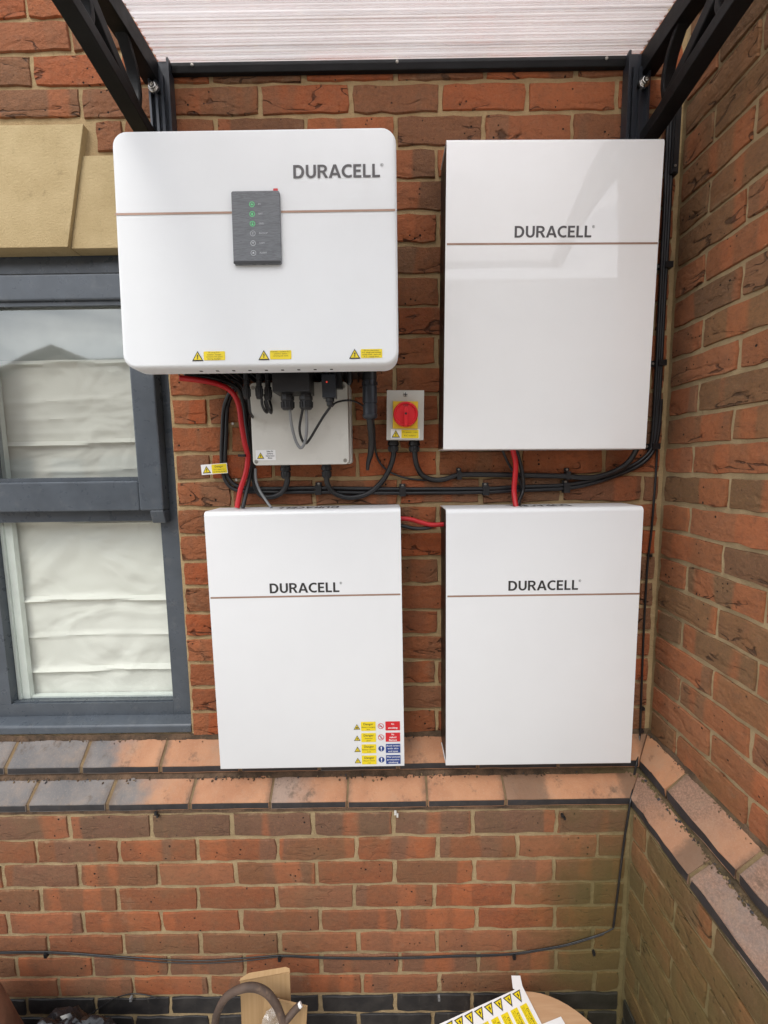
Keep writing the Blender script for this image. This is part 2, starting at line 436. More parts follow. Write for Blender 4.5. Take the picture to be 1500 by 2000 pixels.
def glass(name, refl):
    t = NT(name)
    o = t.pos()
    nrm = t.bump(t.noise(o, 2.2, 2.0), 0.06, 0.02)
    f = t.n('LayerWeight'); f.inputs['Blend'].default_value = 0.5
    fac = t.math('ADD', 0.042, t.math('MULTIPLY', t.math('POWER', f.outputs['Facing'], 5.0), 0.95))
    g = t.n('BsdfGlossy'); g.inputs['Roughness'].default_value = 0.035
    g.inputs['Color'].default_value = (0.96, 1.0, 0.98, 1)
    t.link(nrm, g.inputs['Normal'])
    tr = t.n('BsdfTransparent'); tr.inputs['Color'].default_value = (0.975, 0.99, 0.972, 1)
    mx = t.n('MixShader')
    t.link(t.math('MULTIPLY', fac, refl, True), mx.inputs[0])
    t.link(tr.outputs[0], mx.inputs[1]); t.link(g.outputs[0], mx.inputs[2])
    return t.done(mx.outputs[0])
M['glass'] = glass('window_glass', 4.0)
M['glass_low'] = glass('lower_window_glass', 1.0)
def poly_sheet(name, mixt, dif):
    t = NT(name)
    tl = t.n('BsdfTranslucent'); tl.inputs['Color'].default_value = (0.985, 0.965, 0.965, 1)
    tr = t.n('BsdfTransparent'); tr.inputs['Color'].default_value = (0.99, 0.985, 0.985, 1)
    df = t.n('BsdfDiffuse'); df.inputs['Color'].default_value = (0.75, 0.75, 0.75, 1)
    p = t.pos()
    sp_ = t.n('SeparateXYZ'); t.link(p, sp_.inputs[0])
    wob = t.noise(t.mapping(p, (0.8, 60.0, 0.0)), 1.0, 2.0)
    st = t.math('ADD', t.math('MULTIPLY', t.math('SINE', t.math('ADD', t.math('MULTIPLY', sp_.outputs['Y'], 2*math.pi/0.0149), t.math('MULTIPLY', wob, 5.0))), 0.22), t.math('ADD', 0.25, t.math('MULTIPLY', t.noise(t.mapping(p, (0.7, 110.0, 0.0)), 1.0, 3.0, 0.6), 0.5)))
    st2 = t.noise(t.mapping(p, (0.35, 34.0, 0.0), (3, 1, 0)), 1.0, 2.0, 0.6)
    bl_ = t.noise(p, 3.0, 5.0, 0.6)
    fm = t.math('ADD', t.step(st, 0.32, 0.68, mixt-0.24, mixt+0.24), t.math('ADD', t.step(st2, 0.3, 0.7, -0.07, 0.07), t.step(bl_, 0.3, 0.7, -0.06, 0.06)), True)
    m1 = t.n('MixShader'); t.link(fm, m1.inputs[0])
    t.link(tl.outputs[0], m1.inputs[1]); t.link(tr.outputs[0], m1.inputs[2])
    m2 = t.n('MixShader'); m2.inputs[0].default_value = dif
    t.link(m1.outputs[0], m2.inputs[1]); t.link(df.outputs[0], m2.inputs[2])
    g = t.n('BsdfGlossy'); g.inputs['Roughness'].default_value = 0.12
    f = t.n('LayerWeight'); f.inputs['Blend'].default_value = 0.5
    m3 = t.n('MixShader')
    t.link(t.math('ADD', 0.03, t.math('MULTIPLY', t.math('POWER', f.outputs['Facing'], 5.0), 0.5)), m3.inputs[0])
    t.link(m2.outputs[0], m3.inputs[1]); t.link(g.outputs[0], m3.inputs[2])
    return t.done(m3.outputs[0])
M['sheet'] = poly_sheet('twinwall_polycarbonate', 0.62, 0.01)
M['web'] = poly_sheet('polycarbonate_web', 0.40, 0.02)
def blind_mat():
    t = NT('cream_blind_cloth')
    p = t.pos()
    col = t.mix(t.step(t.noise(p, 5.0, 3.0), 0.3, 0.7), (0.90, 0.895, 0.83), (0.86, 0.857, 0.79))
    h = t.math('ADD', t.math('MULTIPLY', t.noise(t.mapping(p, (1, 1, 1.6), (0, 0, 0), (0, R(25), 0)), 4.5, 2.0, 0.45, 0.9), 1.0), t.math('MULTIPLY', t.noise(p, 500.0, 2.0), 0.02))
    nrm = t.bump(h, 1.0, 0.03)
    d = t.n('BsdfDiffuse'); t.link(col, d.inputs['Color']); t.link(nrm, d.inputs['Normal'])
    tl = t.n('BsdfTranslucent'); t.link(col, tl.inputs['Color'])
    mx = t.n('MixShader'); mx.inputs[0].default_value = 0.12
    t.link(d.outputs[0], mx.inputs[1]); t.link(tl.outputs[0], mx.inputs[2])
    return t.done(mx.outputs[0])
M['blind'] = blind_mat()
M['dim_stand_in'] = simple('grey_green_dim_stand_in', (0.48, 0.50, 0.47), 0.9, var=0.08)  # darker tone stands for the dimness above the blind
def card_mat():
    t = NT('brown_cardboard')
    o = t.obj()
    flute = t.noise(t.mapping(o, (160, 160, 2)), 1.0, 2.0)
    col = t.mix(t.step(flute, 0.3, 0.7), (0.44, 0.285, 0.145), (0.40, 0.255, 0.125))
    col = t.mix(t.step(t.noise(o, 25.0, 5.0), 0.6, 0.8, 0, 0.3), col, (0.3, 0.19, 0.09))
    return t.done(t.bsdf(col, 0.85, nrm=t.bump(flute, 0.15, 0.001), spec=0.2))
M['card'] = card_mat()
def wood_mat():
    t = NT('tan_plywood')
    o = t.obj()
    g = t.noise(t.mapping(o, (4, 60, 4)), 1.5, 5.0, 0.6, 0.5)
    col = t.mix(t.step(g, 0.3, 0.7), (0.46, 0.27, 0.145), (0.53, 0.33, 0.19))
    return t.done(t.bsdf(col, 0.75, nrm=t.bump(g, 0.2, 0.001), spec=0.3))
M['wood'] = wood_mat()
M['pot'] = simple('weathered_terracotta', (0.20, 0.095, 0.055), 0.85, var=0.25, bump=0.7, bscale=60, dirt=0.7, dirt_col=(0.10, 0.085, 0.055))
M['soil'] = simple('dark_soil', (0.035, 0.026, 0.02), 0.95, var=0.3, bump=1.0, bscale=80)
M['sack'] = simple('black_polythene', (0.012, 0.012, 0.014), 0.28, spec=0.5, var=0.2)
def clear_bag():
    t = NT('clear_polythene')
    o = t.obj()
    nrm = t.bump(t.noise(o, 38.0, 5.0, 0.6, 1.0), 1.0, 0.01)
    g = t.n('BsdfGlossy'); g.inputs['Roughness'].default_value = 0.15; t.link(nrm, g.inputs['Normal'])
    d = t.n('BsdfDiffuse'); d.inputs['Color'].default_value = (0.7, 0.66, 0.6, 1); t.link(nrm, d.inputs['Normal'])
    tr = t.n('BsdfTransparent')
    m1 = t.n('MixShader'); m1.inputs[0].default_value = 0.5
    t.link(g.outputs[0], m1.inputs[1]); t.link(d.outputs[0], m1.inputs[2])
    m2 = t.n('MixShader'); m2.inputs[0].default_value = 0.45
    t.link(tr.outputs[0], m2.inputs[1]); t.link(m1.outputs[0], m2.inputs[2])
    return t.done(m2.outputs[0])
M['clear'] = clear_bag()
def ground_mat():
    t = NT('gravelly_yard_ground')
    p = t.pos()
    vs_ = t.n('SeparateColor'); t.link(t.voro(p, 55.0, 'F1', 'Color'), vs_.inputs[0])
    v1 = t.ramp(vs_.outputs[0], [(0.0, (0.16, 0.145, 0.125)), (0.5, (0.34, 0.31, 0.27)), (1.0, (0.52, 0.48, 0.43))])
    col = t.mix(0.5, t.ramp(t.noise(p, 3.0, 6.0, 0.65), [(0.3, (0.33, 0.30, 0.26)), (0.7, (0.44, 0.41, 0.36))]), t.mix(0.15, v1, (0.3, 0.27, 0.23)))
    return t.done(t.bsdf(col, 0.95, nrm=t.bump(t.voro(p, 55.0), 0.8, 0.01)))
M['ground'] = ground_mat()
M['render_wall'] = simple('dark_brick_house_wall', (0.13, 0.085, 0.06), 0.9, var=0.1)
M['roof'] = simple('brown_roof_tile', (0.10, 0.085, 0.075), 0.85, var=0.2, bump=0.5, bscale=12)
M['far_glass'] = simple('dark_window_glass', (0.03, 0.035, 0.04), 0.1)

# ------------------------------------------------------------------ helpers: meshes and objects
def obj(name, bm, mat, parent=None, smooth=False, loc=None, bevel=0.0, segs=2):
    """link a bmesh as one mesh object"""
    if bevel > 0:
        bmesh.ops.bevel(bm, geom=[e for e in bm.edges if e.calc_face_angle(0) > 0.5], offset=bevel, segments=segs, affect='EDGES', profile=0.6, clamp_overlap=True)
    me = bpy.data.meshes.new(name)
    bm.normal_update()
    bm.to_mesh(me)
    bm.free()
    for mm in (mat if isinstance(mat, (list, tuple)) else [mat]):
        me.materials.append(mm)
    if smooth:
        me.polygons.foreach_set('use_smooth', [True]*len(me.polygons))
        try:
            me.set_sharp_from_angle(angle=R(38))
        except Exception:
            pass
    o = bpy.data.objects.new(name, me)
    COL.objects.link(o)
    if parent is not None:
        o.parent = parent
    if loc is not None:
        o.location = loc
    return o

def tag(o, label=None, cat=None, group=None, kind=None):
    if label: o['label'] = label
    if cat: o['category'] = cat
    if group: o['group'] = group
    if kind: o['kind'] = kind
    return o

def thing(name, label, cat, loc=(0, 0, 0), rot=(0, 0, 0), group=None):
    o = bpy.data.objects.new(name, None)
    o.empty_display_size = 0.05
    COL.objects.link(o)
    o.location = loc
    o.rotation_euler = rot
    return tag(o, label, cat, group)

def BM():
    return bmesh.new()

def box(bm, x0, x1, y0, y1, z0, z1, mi=0):
    vs = [bm.verts.new(p) for p in ((x0, y0, z0), (x1, y0, z0), (x1, y1, z0), (x0, y1, z0), (x0, y0, z1), (x1, y0, z1), (x1, y1, z1), (x0, y1, z1))]
    for f in ((0, 3, 2, 1), (4, 5, 6, 7), (0, 1, 5, 4), (1, 2, 6, 5), (2, 3, 7, 6), (3, 0, 4, 7)):
        bm.faces.new([vs[i] for i in f]).material_index = mi
    return vs

def boxbm(*a):
    bm = BM()
    box(bm, *a)
    return bm

def prism(bm, pts, axis, a, b, mi=0):
    """extrude a closed 2D outline along one axis; pts are the two other coordinates in order"""
    def P(u, v, w):
        return {'x': (w, u, v), 'y': (u, w, v), 'z': (u, v, w)}[axis]
    A = [bm.verts.new(P(u, v, a)) for u, v in pts]
    B = [bm.verts.new(P(u, v, b)) for u, v in pts]
    n = len(pts)
    fs = [bm.faces.new(A), bm.faces.new(B[::-1])]
    for i in range(n):
        j = (i+1) % n
        fs.append(bm.faces.new((A[j], A[i], B[i], B[j])))
    for f in fs:
        f.material_index = mi
    bmesh.ops.recalc_face_normals(bm, faces=fs)
    return fs

def catmull(pts, n=6):
    P = [Vector(p) for p in pts]
    out = []
    for i in range(len(P)-1):
        p0 = P[max(0, i-1)]; p1 = P[i]; p2 = P[i+1]; p3 = P[min(len(P)-1, i+2)]
        for k in range(n):
            t = k/n
            out.append(0.5*((2*p1)+(-p0+p2)*t+(2*p0-5*p1+4*p2-p3)*t*t+(-p0+3*p1-3*p2+p3)*t**3))
    out.append(P[-1])
    return out

def tube(bm, pts, r, sides=10, smooth=6, wob=0.0, rfun=None):
    """a round cable or rod along a path"""
    path = catmull(pts, smooth) if smooth else [Vector(p) for p in pts]
    prev = None
    rings = []
    for i, p in enumerate(path):
        d = (path[min(i+1, len(path)-1)]-path[max(i-1, 0)])
        if d.length < 1e-9:
            d = Vector((0, 0, 1))
        d.normalize()
        if prev is None:
            u = d.orthogonal().normalized()
        else:
            u = (prev-d*prev.dot(d))
            u = u.normalized() if u.length > 1e-6 else d.orthogonal().normalized()
        prev = u
        w = d.cross(u)
        rr = r*(rfun(i/(len(path)-1)) if rfun else 1.0)
        if wob:
            p = p+Vector((mnoise.noise(p*14), mnoise.noise(p*14+Vector((5, 5, 5)))*0.3, mnoise.noise(p*14+Vector((9, 1, 3)))))*wob
        rings.append([bm.verts.new(p+rr*(math.cos(2*math.pi*k/sides)*u+math.sin(2*math.pi*k/sides)*w)) for k in range(sides)])
    for a, b in zip(rings, rings[1:]):
        for k in range(sides):
            bm.faces.new((a[k], a[(k+1) % sides], b[(k+1) % sides], b[k]))
    bm.faces.new(rings[0][::-1])
    bm.faces.new(rings[-1])
    return bm

def lathe(bm, prof, c, axis='z', n=24, mi=0):
    """turn a profile of (radius, height) round an axis through c"""
    c = Vector(c)
    rings = []
    for r, h in prof:
        ring = []
        for k in range(n):
            a = 2*math.pi*k/n
            u, v = r*math.cos(a), r*math.sin(a)
            q = {'z': (u, v, h), 'y': (u, h, -v), 'x': (h, u, v)}[axis]
            ring.append(bm.verts.new(c+Vector(q)))
        rings.append(ring)
    fs = []
    for a, b in zip(rings, rings[1:]):
        for k in range(n):
            fs.append(bm.faces.new((a[k], a[(k+1) % n], b[(k+1) % n], b[k])))
    fs.append(bm.faces.new(rings[0][::-1]))
    fs.append(bm.faces.new(rings[-1]))
    for f in fs:
        f.material_index = mi
    bmesh.ops.recalc_face_normals(bm, faces=fs)
    return bm

def rrect(x0, x1, z0, z1, r, n=5):
    """rounded rectangle outline"""
    pts = []
    for cx, cz, a0 in ((x1-r, z0+r, -90), (x1-r, z1-r, 0), (x0+r, z1-r, 90), (x0+r, z0+r, 180)):
        for k in range(n+1):
            a = R(a0+90*k/n)
            pts.append((cx+r*math.cos(a), cz+r*math.sin(a)))
    return pts

def plate(x0, x1, z0, z1, r, y0, y1, n=5):
    bm = BM()
    prism(bm, rrect(x0, x1, z0, z1, r, n), 'y', y0, y1)
    return bm

def poly_y(bm, pts, y, mi=0):
    """flat polygon facing the viewer (towards -Y)"""
    f = bm.faces.new([bm.verts.new((x, y, z)) for x, z in pts])
    f.normal_update()
    if f.normal.y > 0:
        f.normal_flip()
    f.material_index = mi
    return f

_txt = {}
def text_mesh(body, bold=0.0, align='CENTER', spacing=1.0):
    k = (body, bold, align)
    if k not in _txt:
        cu = bpy.data.curves.new('lettering', 'FONT')
        cu.body = body
        cu.size = 1.0
        cu.offset = bold
        cu.align_x = align
        cu.align_y = 'CENTER'
        cu.space_line = 0.95
        cu.resolution_u = 2
        ob = bpy.data.objects.new('lettering', cu)
        COL.objects.link(ob)
        dg = bpy.context.evaluated_depsgraph_get()
        me = bpy.data.meshes.new_from_object(ob.evaluated_get(dg))
        bpy.data.objects.remove(ob)
        _txt[k] = me
    return _txt[k]

def text(body, mat, x, y, z, h, parent, name='lettering', bold=0.01, width=None, align='CENTER', rot=None, scale_x=1.0):
    """flat print standing in the XZ plane, facing -Y; h is the line height"""
    me = text_mesh(body, bold, align).copy()
    me.materials.clear()
    me.materials.append(mat)
    xs = [v.co.x for v in me.vertices]
    sx = h*scale_x
    if width:
        sx = width/(max(xs)-min(xs))
    o = bpy.data.objects.new(name, me)
    COL.objects.link(o)
    o.parent = parent
    o.location = (x, y, z)
    o.rotation_euler = rot if rot else (R(90), 0, 0)
    o.scale = (sx, h, 1)
    return o

# ------------------------------------------------------------------ ground
def grid_sheet(bm, P, nu, nv, f):
    """a grid of nu x nv cells, P(u, v) gives the point for u, v in 0..1, f jitters it"""
    vs = [[bm.verts.new(f(Vector(P(i/nu, j/nv)))) for j in range(nv+1)] for i in range(nu+1)]
    for i in range(nu):
        for j in range(nv):
            bm.faces.new((vs[i][j], vs[i+1][j], vs[i+1][j+1], vs[i][j+1]))
    return vs

bm = BM()
grid_sheet(bm, lambda u, v: (-90+180*u, -90+91*v, 0.0), 40, 40, lambda p: p)
tag(obj('ground', bm, M['ground']), kind='structure')

# ------------------------------------------------------------------ brick courses measured on the wall
Z0, CO = 2.491656, 0.075
_dz = {-2: 4, -1: 5, 0: 4, 1: 3, 2: 2, 3: 0, 4: -1.6, 5: -2.5, 6: -2.8, 7: -3.4, 8: -2.5, 9: -2, 10: -1.5, 11: -1, 12: -1.5, 13: -1, 14: -.5, 15: 0, 16: .4, 17: .8, 18: .8, 19: .9, 20: .8}
def JZ(j):
    return Z0-CO*j+_dz.get(j, 5 if j < 0 else 0.8)/700.0
LOWJ = [0.7610, 0.6859, 0.613, 0.5391, 0.4642, 0.3932, 0.3229, 0.255, 0.1897, 0.127, 0.062, 0.0]
XC = 0.757            # upper face of the side wall
YL, XL = -0.10, 0.657 # lower faces
YEND = -0.51          # free end of the side wall

random.seed(7)
def brick_bm(L, H, depth=0.1, jit=0.0018, slant=0.0, ends=0.0):
    """a hand-made brick: uneven outline, softened arrises, face towards -Y"""
    bm = BM()
    nx, nz = max(2, round(L/0.036)), 3
    def J(s=1.0): return random.uniform(-jit, jit)*s
    top = [J(1.2) for _ in range(nx+1)]
    bot = [J(1.6) for _ in range(nx+1)]
    lef = [J(1.2)+random.uniform(-ends, ends) for _ in range(nz+1)]
    rig = [J(1.2) for _ in range(nz+1)]
    tilt = random.uniform(-0.0012, 0.0012)
    fr = []
    for i in range(nx+1):
        col = []
        for k in range(nz+1):
            x = -L/2+L*i/nx
            z = -H/2+H*k/nz
            y = random.uniform(-0.0011, 0.0009)+tilt*(2*i/nx-1)
            if i == 0: x += lef[k]+slant*(1-k/nz)
            if i == nx: x += rig[k]
            if k == 0: z += bot[i]
            if k == nz: z += top[i]
            e = 0.0
            if i in (0, nx): x *= 1-0.0014/(L/2)
            if k in (0, nz): z *= 1-0.0014/(H/2)
            if i in (0, nx) or k in (0, nz): e = 0.0011
            if i in (0, nx) and k in (0, nz):
                e = 0.0018; x *= 1-0.0005/(L/2); z *= 1-0.0005/(H/2)
            col.append(bm.verts.new((x, y+e, z)))
        fr.append(col)
    for i in range(nx):
        for k in range(nz):
            bm.faces.new((fr[i][k], fr[i+1][k], fr[i+1][k+1], fr[i][k+1]))
    ring = [fr[i][0] for i in range(nx+1)]+[fr[nx][k] for k in range(1, nz+1)]+[fr[i][nz] for i in range(nx-1, -1, -1)]+[fr[0][k] for k in range(nz-1, 0, -1)]
    back1 = [bm.verts.new((v.co.x*(1+0.0014/(L/2)), v.co.y+0.0026, v.co.z*(1+0.0014/(H/2)))) for v in ring]
    back2 = [bm.verts.new((v.co.x, depth, v.co.z)) for v in back1]
    n = len(ring)
    for A, B in ((ring, back1), (back1, back2)):
        for q in range(n):
            bm.faces.new((A[(q+1) % n], A[q], B[q], B[(q+1) % n]))
    bmesh.ops.recalc_face_normals(bm, faces=bm.faces[:])
    return bm

def brick_mesh(L, H, **kw):
    bm = brick_bm(L, H, **kw)
    me = bpy.data.meshes.new('brick')
    bm.normal_update()
    bm.to_mesh(me)
    bm.free()
    me.polygons.foreach_set('use_smooth', [True]*len(me.polygons))
    try:
        me.set_sharp_from_angle(angle=R(32))
    except Exception:
        pass
    return me

_pool = {}
def pool_mesh(L, H, mat):
    """alike bricks share one of a dozen meshes"""
    key = (round(L/0.004), round(H/0.0025), mat)
    lst = _pool.setdefault(key, [])
    if len(lst) < 12:
        me = brick_mesh(L, H)
        me.materials.append(M[mat])
        lst.append(me)
        return me
    return random.choice(lst)

# silhouettes of the cabinets on the wall as seen by the camera: bricks wholly behind them are joined
def hidden_back(x0, x1, z0, z1):
    for a, b, c, d in ((-0.655, 0.03, 1.99, 2.43), (0.17, 0.69, 1.76, 2.45), (-0.47, 0.02, 0.93, 1.56), (0.18, 0.68, 0.93, 1.56)):
        if x0 > a and x1 < b and z0 > c and z1 < d:
            return True
    return False

def make_bricks(wall, rows, place, mat_of, hide, stuffname='brick'):
    """rows: list of (list of (l0, l1), z0, z1); place(l, z) -> location, rotation"""
    stuff = {}
    for ri, (segs, z0, z1) in enumerate(rows):
        for (l0, l1) in segs:
            H = (z1-z0)-0.0105+random.uniform(-0.0012, 0.0012)
            L = (l1-l0)-0.0105+random.uniform(-0.0015, 0.0015)
            if L < 0.012:
                continue
            cx, cz = (l0+l1)/2, (z0+z1)/2+random.uniform(-0.0008, 0.0008)
            mat = mat_of(cx, cz)
            loc, rz = place(cx, cz)
            if hide(l0, l1, z0, z1):
                bm = stuff.setdefault(mat, BM())
                b2 = brick_bm(L, H)
                tmp = bpy.data.meshes.new('t')
                b2.transform(Matrix.Translation(loc) @ Matrix.Rotation(rz, 4, 'Z'))
                b2.to_mesh(tmp); b2.free()
                bm.from_mesh(tmp)
                bpy.data.meshes.remove(tmp)
                continue
            o = bpy.data.objects.new('brick', pool_mesh(L, H, mat))
            COL.objects.link(o)
            o.parent = wall
            o.location = Vector(loc)-wall.location
            o.rotation_euler = (random.uniform(-0.012, 0.012), random.uniform(-0.005, 0.005), rz+random.uniform(-0.006, 0.006))
    for mat, bm in stuff.items():
        o = obj(stuffname, bm, M[mat], wall)
        o['kind'] = 'stuff'
        o.location = -wall.location

def span(perps, a, b):
    ps = [p for p in perps if a+0.02 < p < b-0.02]
    ps = [a]+sorted(ps)+[b]
    return list(zip(ps, ps[1:]))

# ------------------------------------------------------------------ the house wall
wall = thing('brick_wall', 'red brick house wall with stone lintel, plinth and window, behind the white cabinets', 'wall', (0, 0, 0))
WX0, WX1, WZ0, WZ1 = -1.75, -0.572, 0.935, 2.266   # window opening
ev = [-0.5275+0.225*n for n in range(-9, 7)]
od = [-0.415+0.225*n for n in range(-9, 7)]
rows = []
for j in range(-13, 21):
    z1, z0 = JZ(j), JZ(j+1)
    per = [p+random.uniform(-0.006, 0.006) for p in (ev if j % 2 == 0 else od)]
    if j < -1:
        rows.append((span(per, -2.3, XC-0.001), z0, z1))
    elif j == -1:
        rows.append((span(per, -0.72, XC-0.001), z0, z1))
        rows.append((span(per, -2.3, -1.22), z0, z1))
    elif j < 3:
        rows.append((span(per, -0.455, XC-0.001), z0, z1))
        rows.append((span(per, -2.3, -1.95), z0, z1))
    else:
        if j % 2 == 0 and j > 6:
            per = [-0.472+random.uniform(-.004, .004)]+[p for p in per if p > -0.4]
        rows.append((span(per, WX1+random.uniform(-0.004, 0.003), XC-0.001), z0, z1))
        rows.append((span(per, -2.3, WX0), z0, z1))
def up_mat(x, z):
    if z > 2.40:
        return 'brick_mixed'
    if x < -0.3 and z < 2.0:
        return 'brick_red'
    return 'brick_mixed' if (x*7.3+z*5.1) % 1.0 < 0.45 and x > 0 else 'brick_red'
make_bricks(wall, rows, lambda l, z: ((l, 0.0, z), 0.0), up_mat,
            lambda a, b, c, d: hidden_back(a, b, c, d) or d > 3.06 or b < -1.15)

# mortar beds behind the brick faces
def mortar_sheet(bm, P, w, h, step, amp, nrm):
    nu, nv = max(2, int(w/step)), max(2, int(h/step))
    def f(p):
        return p+Vector(nrm)*(mnoise.noise(p*55)*amp*0.7+mnoise.noise(p*19)*amp*0.5)
    grid_sheet(bm, P, nu, nv, f)
bm = BM()
D = 0.0064
mortar_sheet(bm, lambda u, v: (WX1-0.002+u*(XC-WX1+0.01), D, 0.86+v*(3.45-0.86)), XC-WX1, 2.6, 0.012, 0.0022, (0, 1, 0))
mortar_sheet(bm, lambda u, v: (-2.3+u*(2.3+WX1), D, WZ1+0.222+v*(3.45-WZ1-0.222)), 1.7, 0.9, 0.014, 0.0022, (0, 1, 0))
mortar_sheet(bm, lambda u, v: (-2.3+u*(WX0+2.3), D, 0.86+v*1.65), .5, 1.6, 0.03, 0.002, (0, 1, 0))
box(bm, WX1+0.001, XC+0.12, 0.012, 0.11, 0.0, 3.45)
box(bm, -2.3, WX0-0.001, 0.012, 0.11, 0.0, 3.45)
box(bm, WX0-0.001, WX1+0.001, 0.012, 0.11, WZ1+0.222, 3.45)
box(bm, WX0-0.001, WX1+0.001, 0.0385, 0.11, 2.2845, WZ1+0.2215)
box(bm, WX0-0.001, WX1+0.001, 0.012, 0.11, 0.0, WZ0-0.005)
obj('mortar', bm, M['mortar'], wall, smooth=True)

# stone lintel: proud wedge keystone and the flat stones beside it
bm = BM()
prism(bm, [(-1.13, 2.2665), (-0.802, 2.2665), (-0.736, 2.553), (-1.196, 2.553)], 'y', -0.011, 0.038)
obj('keystone', bm, M['stone'], wall, bevel=0.0012)
bm = BM()
prism(bm, [(-0.800, 2.267), (-0.457, 2.267), (-0.457, 2.487), (-0.7505, 2.487)], 'y', -0.001, 0.038)
obj('lintel_stone', bm, M['stone'], wall, bevel=0.0012)
bm = BM()
prism(bm, [(-1.93, 2.267), (-1.132, 2.267), (-1.1815, 2.487), (-1.93, 2.487)], 'y', -0.001, 0.038)
obj('lintel_stone', bm, M['stone'], wall, bevel=0.0012)

# plinth: two courses of sloped special bricks, each its own piece
UP = [(0.05, 0.9150), (0.0, 0.9150), (-0.05, 0.8665), (-0.05, 0.8455), (0.05, 0.8455)]
LO = [(0.0, 0.8330), (-0.05, 0.8330), (-0.10, 0.7935), (-0.10, 0.7730), (0.0, 0.7730)]
def tile(parent, prof, l0, l1, mat, side, mitre=False):
    """l runs along the wall away from the inner corner; side 'b' back wall, 's' side wall"""
    bm = BM()
    cl = (l0+l1)/2
    g = 0.0026 if mat in ('orange', 'grey_to_orange_pale') else 0.0045
    def P(l, d, z):
        if side == 'b':
            return Vector((XC-l, d, z))
        return Vector((XC+d, -l, z))
    ends = []
    for e, s in ((l0, 1), (l1, -1)):
        vs = []
        for d, z in prof:
            l = e+s*g
            if e == l0 and mitre:
                l = -d+0.001
            vs.append(P(l+random.uniform(-.0008, .0008), d+random.uniform(-.0007, .0007), z+random.uniform(-.0008, .0008)))
        ends.append(vs)
    n = len(prof)
    K = max(3, int((l1-l0)/0.04))
    rings = []
    for k in range(K+1):
        t = k/K
        ring = []
        for q in range(n):
            p = ends[0][q].lerp(ends[1][q], t)
            if 0 < k < K:
                p = p+Vector((random.uniform(-1, 1), random.uniform(-1, 1), random.uniform(-1, 1)))*0.0005
            ring.append(bm.verts.new(p))
        rings.append(ring)
    fs = []
    for a, b in zip(rings, rings[1:]):
        for q in range(n):
            f = bm.faces.new((a[q], a[(q+1) % n], b[(q+1) % n], b[q]))
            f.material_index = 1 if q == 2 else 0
            fs.append(f)
    fs.append(bm.faces.new(rings[0][::-1]))
    fs.append(bm.faces.new(rings[-1]))
    bmesh.ops.recalc_face_normals(bm, faces=fs)
    org = P(cl, (prof[1][0]+prof[2][0])/2, prof[1][1])
    Rz = 0.0 if side == 'b' else R(-90)
    bm.transform(Matrix.Rotation(-Rz, 4, 'Z') @ Matrix.Translation(-org))
    bmesh.ops.bevel(bm, geom=[e for e in bm.edges if e.calc_face_angle(0) > 0.6], offset=0.0022, segments=2, affect='EDGES', profile=0.6, clamp_overlap=True)
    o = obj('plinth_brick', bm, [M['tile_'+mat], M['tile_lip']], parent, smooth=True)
    o.location = org-parent.location
    o.rotation_euler = (0, 0, Rz)
    return o
xs = [-1.98, -1.755, -1.53, -1.306, -1.081, -0.868, -0.642, -0.418, -0.196, 0.028, 0.252, 0.478]
mats = ['grey', 'grey', 'grey', 'grey', 'grey', 'to_orange', 'orange', 'orange', 'to_orange', 'orange', 'orange']
for a, b, m in zip(xs, xs[1:], mats):
    tile(wall, UP, XC-b, XC-a, m, 'b')
tile(wall, UP, 0.0, XC-xs[-1], 'orange', 'b', True)
xs = [-2.09, -1.865, -1.64, -1.42, -1.2, -0.985, -0.768, -0.541, -0.323, -0.114, 0.105, 0.318]
mats = ['grey', 'grey', 'grey', 'grey', 'grey', 'to_orange', 'orange', 'grey_to_orange_pale', 'grey_to_orange_pale', 'orange', 'orange']
mats[4] = 'grey'
for i, (a, b, m) in enumerate(zip(xs, xs[1:], mats)):
    if i == 4: m = 'grey'
    if i == 5: m = 'grey'
    if i == 6: m = 'to_orange'
    if i == 7: m = 'orange'
    if i == 8: m = 'grey_to_orange_pale'
    tile(wall, LO, XC-b, XC-a, m, 'b')
tile(wall, LO, 0.0, XC-xs[-1], 'orange', 'b', True)
# mortar in and under the plinth courses
bm = BM()
def rough_strip(bm, pts0, pts1, n, amp):
    """a strip of mortar between two lines of a section, roughened"""
    vs0, vs1 = [], []
    for k in range(n+1):
        t = k/n
        a = Vector(pts0[0]).lerp(Vector(pts0[1]), t)
        b = Vector(pts1[0]).lerp(Vector(pts1[1]), t)
        def r(p): return Vector((0, mnoise.noise(p*31)*amp*1.6+random.uniform(-amp, amp)*0.3, mnoise.noise(p*23+Vector((7, 7, 7)))*amp*2.0+random.uniform(-amp, amp)*0.3))
        vs0.append(bm.verts.new(a+r(a))); vs1.append(bm.verts.new(b+r(b)))
    for k in range(n):
        bm.faces.new((vs0[k], vs0[k+1], vs1[k+1], vs1[k]))
grid = lambda y0, z0, y1, z1, n, amp: rough_strip(bm, ((-2.3, y0, z0), (XC+min(y0, 0)+0.01, y0, z0)), ((-2.3, y1, z1), (XC+min(y1, 0)+0.01, y1, z1)), n, amp)
grid(0.003, 0.928, -0.0025, 0.9125, 500, 0.0012)
grid(-0.046, 0.850, -0.045, 0.829, 500, 0.0012)
grid(-0.044, 0.840, -0.055, 0.8305, 700, 0.0011)
grid(-0.097, 0.776, -0.0985, 0.7645, 500, 0.0009)
obj('bed_mortar', bm, M['mortar_dirty'], wall, smooth=False)
